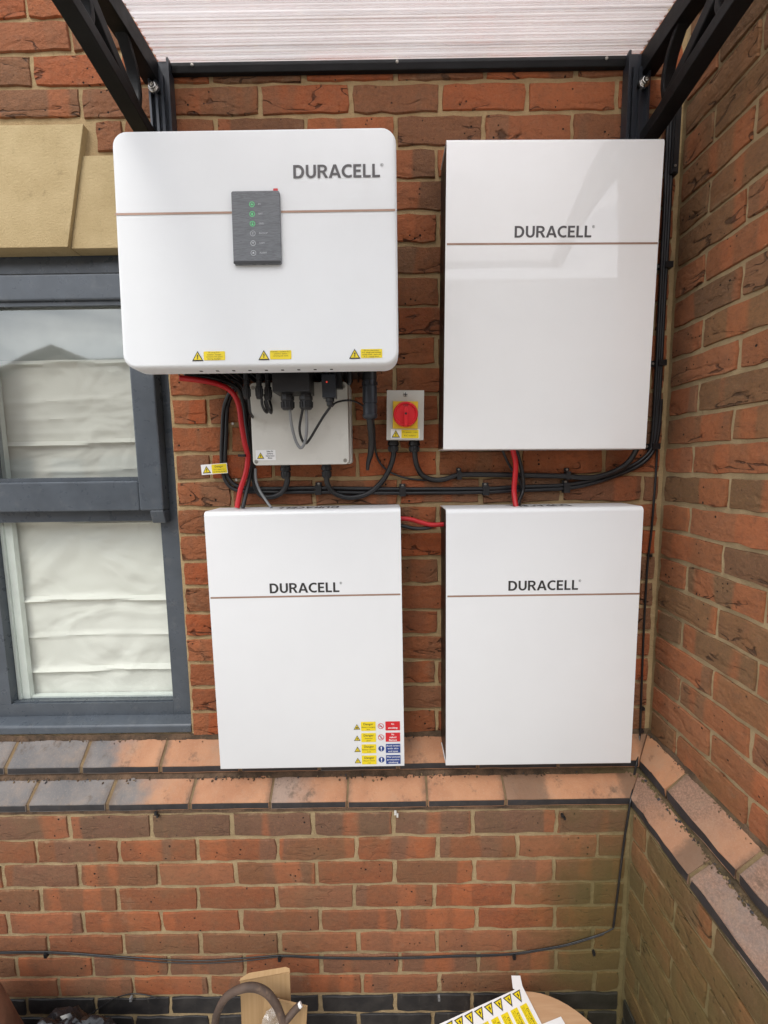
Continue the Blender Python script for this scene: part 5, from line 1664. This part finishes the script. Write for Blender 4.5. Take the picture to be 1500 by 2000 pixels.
def cable(key, label, mat='cable_black', name='cable', cat='cable', group=None, sides=10, wob=0.0, rfun=None):
    r, pts = CAB[key]
    o = obj(name, tube(BM(), pts, r, sides, 5, wob, rfun), M[mat], smooth=True)
    return tag(o, label, cat, group)
red_a = cable('red_a', 'thick red cable curving down from the inverter\'s left end into the lower left cabinet', 'cable_red')
cable('blk_b', 'black cable running just right of the red cable into the lower left cabinet')
cable('blk_c', 'thin black cable hidden between the red cable and the junction box')
pu = cable('pair_up', 'upper one of two parallel black cables clipped along the wall above the lower cabinets')
pl_ = cable('pair_low', 'lower one of two parallel black cables clipped along the wall above the lower cabinets')
cable('gland_l', 'black cable looping left from the left gland of the junction box')
cable('grey_e', 'thin grey cable dropping from the junction box onto the lower left cabinet', 'cable_grey')
gr = cable('gland_r', 'black cable sagging from the junction box across to the isolator switch')
srr = cable('switch_r', 'black cable from the isolator\'s right gland running right and up behind the upper cabinet')
cable('thin_f', 'thin black cable bending from behind the big plug to the right under the isolator')
cable('grey_u', 'grey cable hanging as a loop below the inverter\'s terminal cover', 'cable_grey')
cable('blk_v', 'black cable hanging as a V between the terminal cover and the dongle')
cable('cord_g', 'thin black cord from the dongle across to the big round plug')
cable('red_h', 'red cable bridging the gap between the two lower cabinets', 'cable_red')
cable('blk_h', 'black cable under the red one bridging the two lower cabinets')
cable('red_d', 'red cable hanging from the upper cabinet down into the lower right cabinet', 'cable_red')
cable('blk_d', 'black cable hanging just right of the red cable between the right cabinets')
cable('blk_d2', 'thin black cable slanting behind the red cable between the right cabinets')
c0 = cable('riser0', 'left one of three black cables rising in the corner beside the upper cabinet')
cable('riser1', 'middle one of three black cables rising in the corner beside the upper cabinet')
cable('riser2', 'right one of three black cables rising in the corner beside the upper cabinet')
td = cable('thin_drop', 'thin black cable dropping down the wall corner past the right cabinet to the low cable')
la = cable('low_a', 'upper one of two thin black cables sagging low along the bottom wall')
cable('low_b', 'lower one of two thin black cables sagging low along the bottom wall')
cable('wire', 'thin stray black wire over the black bricks at the bottom left', name='wire', cat='wire')
# solar plugs on their leads
for key, x, y, lab in (('mc1', -0.3178, -0.15, 'left solar lead with a black plug under the inverter'), ('mc2', -0.2887, -0.15, 'middle solar lead with a black plug under the inverter'), ('mc3', -0.272, -0.135, 'right solar lead with a black plug, tucked behind the middle one')):
    o = cable(key, lab, name='solar_lead', cat='cable', group='solar leads under the inverter')
    bm = BM()
    lathe(bm, [(0.0065, 1.901), (0.0065, 1.888), (0.0082, 1.887), (0.0088, 1.880), (0.0088, 1.866), (0.0070, 1.858), (0.0045, 1.857)], (x, y, 0), 'z', 6)
    for k in range(6):
        a = 2*math.pi*(k+.5)/6
        tube(bm, [(x+0.0084*math.cos(a), y+0.0084*math.sin(a), 1.881), (x+0.0078*math.cos(a), y+0.0078*math.sin(a), 1.864)], 0.0014, 5, 0)
    obj('plug', bm, M['black'], o)
# big grid plug
gp = cable('plug_tail', 'thick black plug and tail hanging at the right end under the inverter', name='grid_plug', cat='plug', rfun=lambda t: 1.0 if t < 0.55 else max(0.35, 1.0-(t-0.55)*1.2))
bm = BM()
lathe(bm, [(0.0168, 1.9045), (0.0168, 1.893), (0.0150, 1.892), (0.0178, 1.891), (0.0178, 1.852), (0.0160, 1.851), (0.0160, 1.848), (0.0176, 1.847), (0.0170, 1.826), (0.0183, 1.825), (0.0183, 1.820), (0.0165, 1.816), (0.009, 1.812)], (-0.033, -0.1, 0), 'z', 16)
obj('plug_body', bm, M['gunmetal'], gp, smooth=True)
bm = BM()
for k in range(8):
    a = 2*math.pi*k/8
    tube(bm, [(-0.033+0.0175*math.cos(a), -0.1+0.0175*math.sin(a), 1.903), (-0.033+0.0175*math.cos(a), -0.1+0.0175*math.sin(a), 1.894)], 0.002, 5, 0)
obj('grip_rib', bm, M['black'], gp)
# saddles, clips and pins that hold the cables
def screw_head(bm, x, y, z, r=0.0036):
    lathe(bm, [(r, y), (r*0.9, y-0.0012), (r*0.3, y-0.0014), (0.0003, y-0.0009)], (x, 0, z), 'y', 12)
CL = [('h', -0.1794, 0.0, 1.6422), ('h', 0.0489, 0.0, 1.6348), ('h', 0.2745, 0.0, 1.6345), ('h', 0.4928, 0.0, 1.6385), ('s', 0.2015, 0.0, 1.669), ('s', 0.4947, 0.0, 1.6649), ('t', 0.7342, 0.0, 2.4176), ('v', 0.7323, 0.0, 2.1999), ('v', 0.7298, 0.0, 1.9568), ('v', 0.7251, 0.0, 1.7405)]
for kind, x, _, z in CL:
    par = {'h': pu, 's': srr, 't': c0, 'v': c0}[kind]
    bm = BM(); b2 = BM()
    if kind == 'h':
        prism(bm, [(-0.0005, z+0.0145), (-0.004, z+0.0145), (-0.004, z+0.008), (-0.0165, z+0.006), (-0.0165, z-0.0195), (-0.0005, z-0.0195)], 'x', x-0.0085, x+0.0085)
        screw_head(b2, x, -0.0042, z+0.0095)
    elif kind == 's':
        box(bm, x-0.006, x+0.006, -0.020, -0.0005, z-0.010, z+0.0115)
        box(bm, x-0.006, x+0.006, -0.006, -0.0006, z+0.012, z+0.021)
        screw_head(b2, x, -0.0062, z+0.0165, 0.003)
    elif kind == 't':
        box(bm, x-0.011, x+0.009, -0.0185, -0.0005, z-0.004, z+0.20); box(bm, x-0.006, x+0.004, -0.0215, -0.0187, z-0.002, z+0.198)
        screw_head(b2, x-0.001, -0.0217, z+0.012, 0.003)
    else:
        box(bm, x-0.008, x+0.012, -0.0185, -0.0005, z-0.0075, z+0.0075)
        box(bm, x-0.024, x-0.0082, -0.005, -0.0006, z-0.0072, z+0.0072)
        screw_head(b2, x-0.016, -0.0052, z, 0.0035)
    cl = obj('saddle_clip', bm, M['black'], par, bevel=0.0008)
    obj('screw', b2, M['screw'], cl, smooth=True)
for i, (x, _, z) in enumerate([(-0.4046, 0.0, 1.8164), (-0.3683, 0.0, 1.7955), (-0.3688, 0.0, 1.6992), (-0.4026, 0.0, 1.6663), (-0.0664, 0.0, 1.6182), (0.7311, 0.0, 1.4415), (0.7341, 0.0, 0.992), (0.7345, 0.0, 0.924)]):
    bm = BM(); screw_head(bm, x, -0.006, z, 0.0042 if i < 5 else 0.003)
    lathe(bm, [(0.0015, 0.0), (0.0015, -0.006)], (x, 0, z), 'y', 8)
    obj('pin', bm, M['screw'], [pl_, gr, gr, pl_, gr, td, td, td][i], smooth=True)
    if i in (4, 5, 6, 7):
        bm = BM(); box(bm, x-0.004, x+0.006, -0.016 if i == 4 else -0.0095, -0.0005, z-0.004, z+0.004)
        obj('clip', bm, M['black'], [pl_, gr, gr, pl_, gr, td, td, td][i], bevel=0.0006)
for (x, y, z) in [(-0.9736, -0.1, 0.3418), (-0.3148, -0.1, 0.3216), (0.3474, -0.1, 0.3194)]:
    bm = BM(); box(bm, x-0.004, x+0.004, y-0.010, y-0.0005, z-0.009, z+0.004)
    obj('clip', bm, M['black'], la, bevel=0.0008)
bm = BM(); box(bm, -0.368-0.012, -0.368+0.006, -0.05, -0.012, 1.7275, 1.7335)
obj('cable_tie', bm, M['black'], red_a, bevel=0.001)
labs = ['old black clip left on the wall under the plinth, near the grey plinth bricks', 'old pale clip left under the plinth, below the gap between cabinets', 'old dark clip left under the plinth near the corner', 'clear clip holding the stray wire on the black bricks', 'pale clip stuck to the black bricks at bottom centre', 'dark masonry plug below the low cables near the corner']
for i, (x, y, z) in enumerate([(-0.6336, -0.1, 0.7658), (0.017, -0.1, 0.7586), (0.4706, -0.1, 0.7449), (-0.7452, -0.1, 0.1939), (0.1355, -0.1, 0.184), (0.572, -0.1, 0.3246)]):
    bm = BM()
    if i < 3:
        box(bm, x-0.003, x+0.003, y-0.007, y-0.0005, z-0.002, z+0.007)
        box(bm, x+0.0032, x+0.008, y-0.009, y-0.0006, z-0.007, z-0.001)
    else:
        box(bm, x-0.003, x+0.003, y-0.009, y-0.0005, z-0.006, z+0.005)
    tag(obj('cable_clip', bm, M['cable_grey' if i in (3, 4) else ('jbox' if i == 1 else 'black')], bevel=0.0012), labs[i], 'cable clip', 'loose cable clips on the lower wall')

# flag label wrapped round the pair of cables on the left
fl = obj('cable_label', boxbm(-0.0350, 0.0350, -0.0006, 0.0006, -0.0135, 0.0135), M['sticker_white'])
fl.location = (-0.4548, -0.0205, 1.6965)
fl.rotation_euler = (0, R(-3.5), 0)
tag(fl, 'white and yellow danger tag wrapped round the cables beside the window', 'label')
warning_triangle(fl, -0.0205, -0.0002, 0.0225, -0.0009)
label_plate(fl, -0.0065, 0.0335, -0.0120, 0.0120, -0.0010, 'sticker_yellow', ('Danger', 'D.C. cables live', 'live during daylight'), 'ink', (0.0075, 0.0036, 0.0036), 'danger_label', 0.001, 0.0)

# ------------------------------------------------------------------ things on the ground at the foot of the wall
dr = thing('cable_drum', 'round tan wooden drum standing under the sticker sheet', 'cable drum', (0.352, -0.372, 0.0))
bm = BM(); lathe(bm, [(0.2, 0.279), (0.2, 0.297), (0.198, 0.30), (0.0005, 0.30)], (0, 0, 0), 'z', 56)
obj('top_flange', bm, M['wood'], dr, smooth=True)
bm = BM(); lathe(bm, [(0.09, 0.0205), (0.09, 0.2785)], (0, 0, 0), 'z', 28)
obj('hub', bm, M['wood'], dr, smooth=True)
bm = BM(); lathe(bm, [(0.2, 0.001), (0.2, 0.020)], (0, 0, 0), 'z', 56)
obj('bottom_flange', bm, M['wood'], dr, smooth=True)

# sheet of stickers lying on the drum
sh = thing('sticker_sheet', 'white sheet printed with yellow warning stickers lying on the tan drum', 'sticker sheet', (0.331, -0.172, 0.3035), (R(-90), 0, 0))
ang = math.atan2(-0.064, -0.196)
# sheet plane: local x along the long edge, local z (towards the viewer) across it
ux = Vector((0.196, 0.064)).normalized()
uy = Vector((0.064, -0.196)).normalized()
def SP(a, b, h=0.0):
    """a metres back along the upper edge from the tab corner, b metres down the sheet"""
    x = -ux.x*a+uy.x*b
    y = -ux.y*a+uy.y*b
    return Vector((x, -h, y))
def sheet_poly(pts, h, name, mat, parent):
    bm = BM()
    f = bm.faces.new([bm.verts.new(SP(a, b, h)) for a, b in pts])
    if h <= 0.0003:
        g = bmesh.ops.extrude_face_region(bm, geom=[f])
        bmesh.ops.translate(bm, verts=[v for v in g['geom'] if isinstance(v, bmesh.types.BMVert)], vec=(0, 0.0012, 0))
    bmesh.ops.recalc_face_normals(bm, faces=bm.faces[:])
    for ff in bm.faces:
        if len(bm.faces) == 1 and ff.normal.y > 0:
            ff.normal_flip()
    return obj(name, bm, M[mat], parent)
# local frame: after the -90 degree turn local -Y points up and local Z points along world +Y
sh.rotation_euler = (R(-90), 0, 0)
sheet_poly([(0.0, 0.0), (0.005, -0.004), (-0.008, -0.03), (-0.031, -0.022), (-0.022, 0.0), (-0.016, 0.2), (0.27, 0.2), (0.27, 0.0)], 0.0, 'paper', 'sticker_white', sh)
sheet_poly([(-0.075, 0.085), (-0.016, 0.082), (-0.016, 0.18), (-0.075, 0.18)], 0.0003, 'paper', 'sticker_white', sh)
for k in range(8):
    a = 0.002+0.0285*k
    t_ = sheet_poly([(a-0.0125, 0.004), (a+0.0125, 0.006), (a-0.001, 0.030)], 0.0008, 'warning_triangle', 'ink', sh)
    sheet_poly([(a-0.0088, 0.0065), (a+0.0088, 0.008), (a-0.0008, 0.0245)], 0.0011, 'triangle_field', 'sticker_yellow', t_)
    sheet_poly([(a-0.003, 0.009), (a+0.003, 0.012), (a+0.0005, 0.014), (a+0.002, 0.019), (a-0.004, 0.014), (a-0.001, 0.0125)], 0.0014, 'triangle_symbol', 'ink', t_)
    y_ = sheet_poly([(a-0.011, 0.034), (a+0.0095, 0.035), (a+0.0095, 0.088), (a-0.011, 0.088)], 0.0008, 'yellow_sticker', 'sticker_yellow', sh)
    bm = BM()
    for body, aa, hh in (('Danger', a-0.0055, 0.0075), ('D.C. cables live', a+0.0005, 0.0034), ('during daylight', a+0.0048, 0.0034)):
        me = text_mesh(body, 0.0, 'CENTER')
        b3 = BM(); b3.from_mesh(me)
        xs = [v.co.x for v in b3.verts]
        sc_ = (0.034 if body == 'Danger' else 0.044)/(max(xs)-min(xs))
        for v in b3.verts:
            p = SP(aa-v.co.y*hh, 0.061+v.co.x*sc_, 0.0011)
            v.co = p
        tmp = bpy.data.meshes.new('t'); b3.to_mesh(tmp); b3.free(); bm.from_mesh(tmp); bpy.data.meshes.remove(tmp)
    obj('label_print', bm, M['ink'], y_)

# folded cardboard standing against the wall
ca = thing('cardboard_piece', 'folded brown cardboard with its top flap bent back, behind the cable loop', 'cardboard', (-0.3165, -0.252, 0.0), (R(-3), 0, 0))
bm = BM()
prism(bm, [(-0.0625, 0.001), (0.0625, 0.001), (0.0625, 0.440), (-0.0625, 0.4255)], 'y', -0.002, 0.002)
obj('front_panel', bm, M['card'], ca)
bm = BM()
prism(bm, [(-0.0625, -0.0145), (0.0625, 0.0), (0.0605, 0.006), (0.050, 0.0085), (-0.040, -0.001), (-0.056, -0.0085)], 'y', -0.002, 0.002)
f_ = obj('top_flap', bm, M['card'], ca)
f_.location = (0, 0.001, 0.4405)
f_.rotation_euler = (R(-48), 0, 0)
c2 = obj('cardboard_offcut', boxbm(-0.055, 0.055, -0.002, 0.002, 0.0, 0.40), M['card'])
c2.location = (-0.290, -0.275, 0.0)
c2.rotation_euler = (R(-3), R(4), R(-8))
tag(c2, 'small brown cardboard offcut leaning to the right of the folded cardboard', 'cardboard')
# clear bag
bm = BM()
def PB(u, v):
    w = 0.030*math.sin(math.pi*min(1, v*0.93+0.07))**0.6*(1.0 if v < 0.75 else (1-v)/0.25+0.15)
    x = (u-0.5)*2*w
    return (x, -0.012*math.sin(math.pi*u)+0.006*mnoise.noise(Vector((u*4, v*9, 2.0))), v*0.17)
grid_sheet(bm, PB, 14, 34, lambda p: p+Vector((mnoise.noise(p*40)*0.004, mnoise.noise(p*33+Vector((3, 3, 3)))*0.005, 0)))
bg_ = obj('plastic_bag', bm, M['clear'], smooth=True)
bg_.location = (-0.310, -0.277, 0.247)
bg_.rotation_euler = (R(-6), R(12), 0)
tag(bg_, 'crumpled clear plastic bag against the front of the folded cardboard', 'plastic bag')
cable('loop', 'dusty brown looped cable standing in front of the cardboard', 'cable_brown', name='cable_coil', cat='cable', wob=0.003)
cable('stub', 'short cut cable end with a pale tip beside the cardboard', 'cable_brown', name='cable_end', cat='cable')
r_, p_ = CAB['stub']
bm = BM(); tube(bm, [p_[-1], tuple(Vector(p_[-1])+(Vector(p_[-1])-Vector(p_[-2])).normalized()*0.006)], 0.0062, 10, 0)
obj('cut_tip', bm, M['sticker_white'], bpy.data.objects['cable_end'])

# pot at the far left
pt = thing('plant_pot', 'upturned weathered terracotta pot cut off by the left edge', 'pot', (-1.085, -0.30, 0))
bm = BM(); lathe(bm, [(0.17, 0.001), (0.205, 0.003), (0.207, 0.07), (0.196, 0.078), (0.186, 0.09), (0.150, 0.25), (0.128, 0.36), (0.107, 0.425), (0.09, 0.44), (0.025, 0.442), (0.02, 0.436), (0.0005, 0.436)], (0, 0, 0), 'z', 40)
obj('pot_body', bm, M['pot'], pt, smooth=True)
bm = BM(); lathe(bm, [(0.212, 0.0045), (0.213, 0.045), (0.2075, 0.048), (0.2072, 0.0045)], (0, 0, 0), 'z', 40)
obj('rim', bm, M['pot'], pt, smooth=True)

# black sack
bm = BM()
bmesh.ops.create_icosphere(bm, subdivisions=5, radius=1.0)
for v in bm.verts:
    n = v.co.normalized()
    p = n*3.0
    d = 1.0+0.20*mnoise.noise(p*0.8)+0.10*abs(mnoise.noise(p*1.9+Vector((4, 1, 2))))+0.05*mnoise.noise(p*4.2)
    v.co = Vector((n.x*0.145*d, n.y*0.085*d, max(-0.125, n.z*0.19*d)))
sk = obj('plastic_sack', bm, M['sack'], smooth=True)
sk.location = (-0.835, -0.245, 0.1255)
sk.rotation_euler = (0, 0, R(4))
sk.scale = (1.0, 1.0, 0.97)
tag(sk, 'crumpled glossy black plastic sack on the ground at bottom left', 'sack')

# ------------------------------------------------------------------ houses across the yard, seen only as reflections
def house(label, x, y, w, d, eave, ridge, gable_front):
    h = thing('house', label, 'house', (x, y, 0), group='houses across the yard')
    bm = BM()
    if gable_front:
        prism(bm, [(-w/2, 0.001), (w/2, 0.001), (w/2, eave), (0, ridge-0.12), (-w/2, eave)], 'y', -d/2, d/2)
    else:
        prism(bm, [(-d/2, 0.001), (d/2, 0.001), (d/2, eave), (0, ridge-0.12), (-d/2, eave)], 'x', -w/2, w/2)
    obj('wall', bm, M['render_wall'], h)
    bm = BM()
    if gable_front:
        s = (ridge-eave)/(w/2)
        prism(bm, [(-w/2-0.3, eave-0.3*s), (0, ridge), (w/2+0.3, eave-0.3*s), (w/2+0.3, eave-0.3*s+0.12), (0, ridge+0.12), (-w/2-0.3, eave-0.3*s+0.12)], 'y', -d/2-0.25, d/2+0.25)
    else:
        s = (ridge-eave)/(d/2)
        prism(bm, [(-d/2-0.3, eave-0.3*s), (0, ridge), (d/2+0.3, eave-0.3*s), (d/2+0.3, eave-0.3*s+0.12), (0, ridge+0.12), (-d/2-0.3, eave-0.3*s+0.12)], 'x', -w/2-0.25, w/2+0.25)
    rf = obj('roof', bm, M['roof'], h)
    bm = BM(); box(bm, w*0.3, w*0.3+0.5, -0.25, 0.25, ridge-0.5, ridge+0.8)
    if not gable_front:
        obj('chimney', bm, M['brick_brown'], rf)
    else:
        bm.free()
    for xx in (-w*0.27, w*0.27):
        for zz in (1.0, 3.4):
            if zz+1.1 < eave:
                fr = obj('window', boxbm(xx-0.6, xx+0.6, d/2+0.005, d/2+0.05, zz, zz+1.1), M['paint_grey'], h)
                obj('pane', boxbm(xx-0.52, xx+0.52, d/2+0.0505, d/2+0.06, zz+0.08, zz+1.02), M['far_glass'], fr)
    dr_ = obj('door', boxbm(-0.45, 0.45, d/2+0.005, d/2+0.05, 0.002, 2.05), M['paint_grey'], h)
    obj('handle', boxbm(0.32, 0.37, d/2+0.0505, d/2+0.09, 0.98, 1.02), M['chrome'], dr_)
house('brown brick house with a gable end facing the yard, mirrored in the window', -9.8, -15.0, 6.0, 6.0, 4.05, 5.3, True)
house('long brown brick house with a level ridge standing behind the gabled one', -12.5, -22.0, 10.0, 7.0, 5.2, 7.45, False)
house('tall brown brick terrace with a long level ridge, mirrored in the glossy cabinet', 6.5, -15.6, 22.0, 7.0, 5.0, 7.7, False)
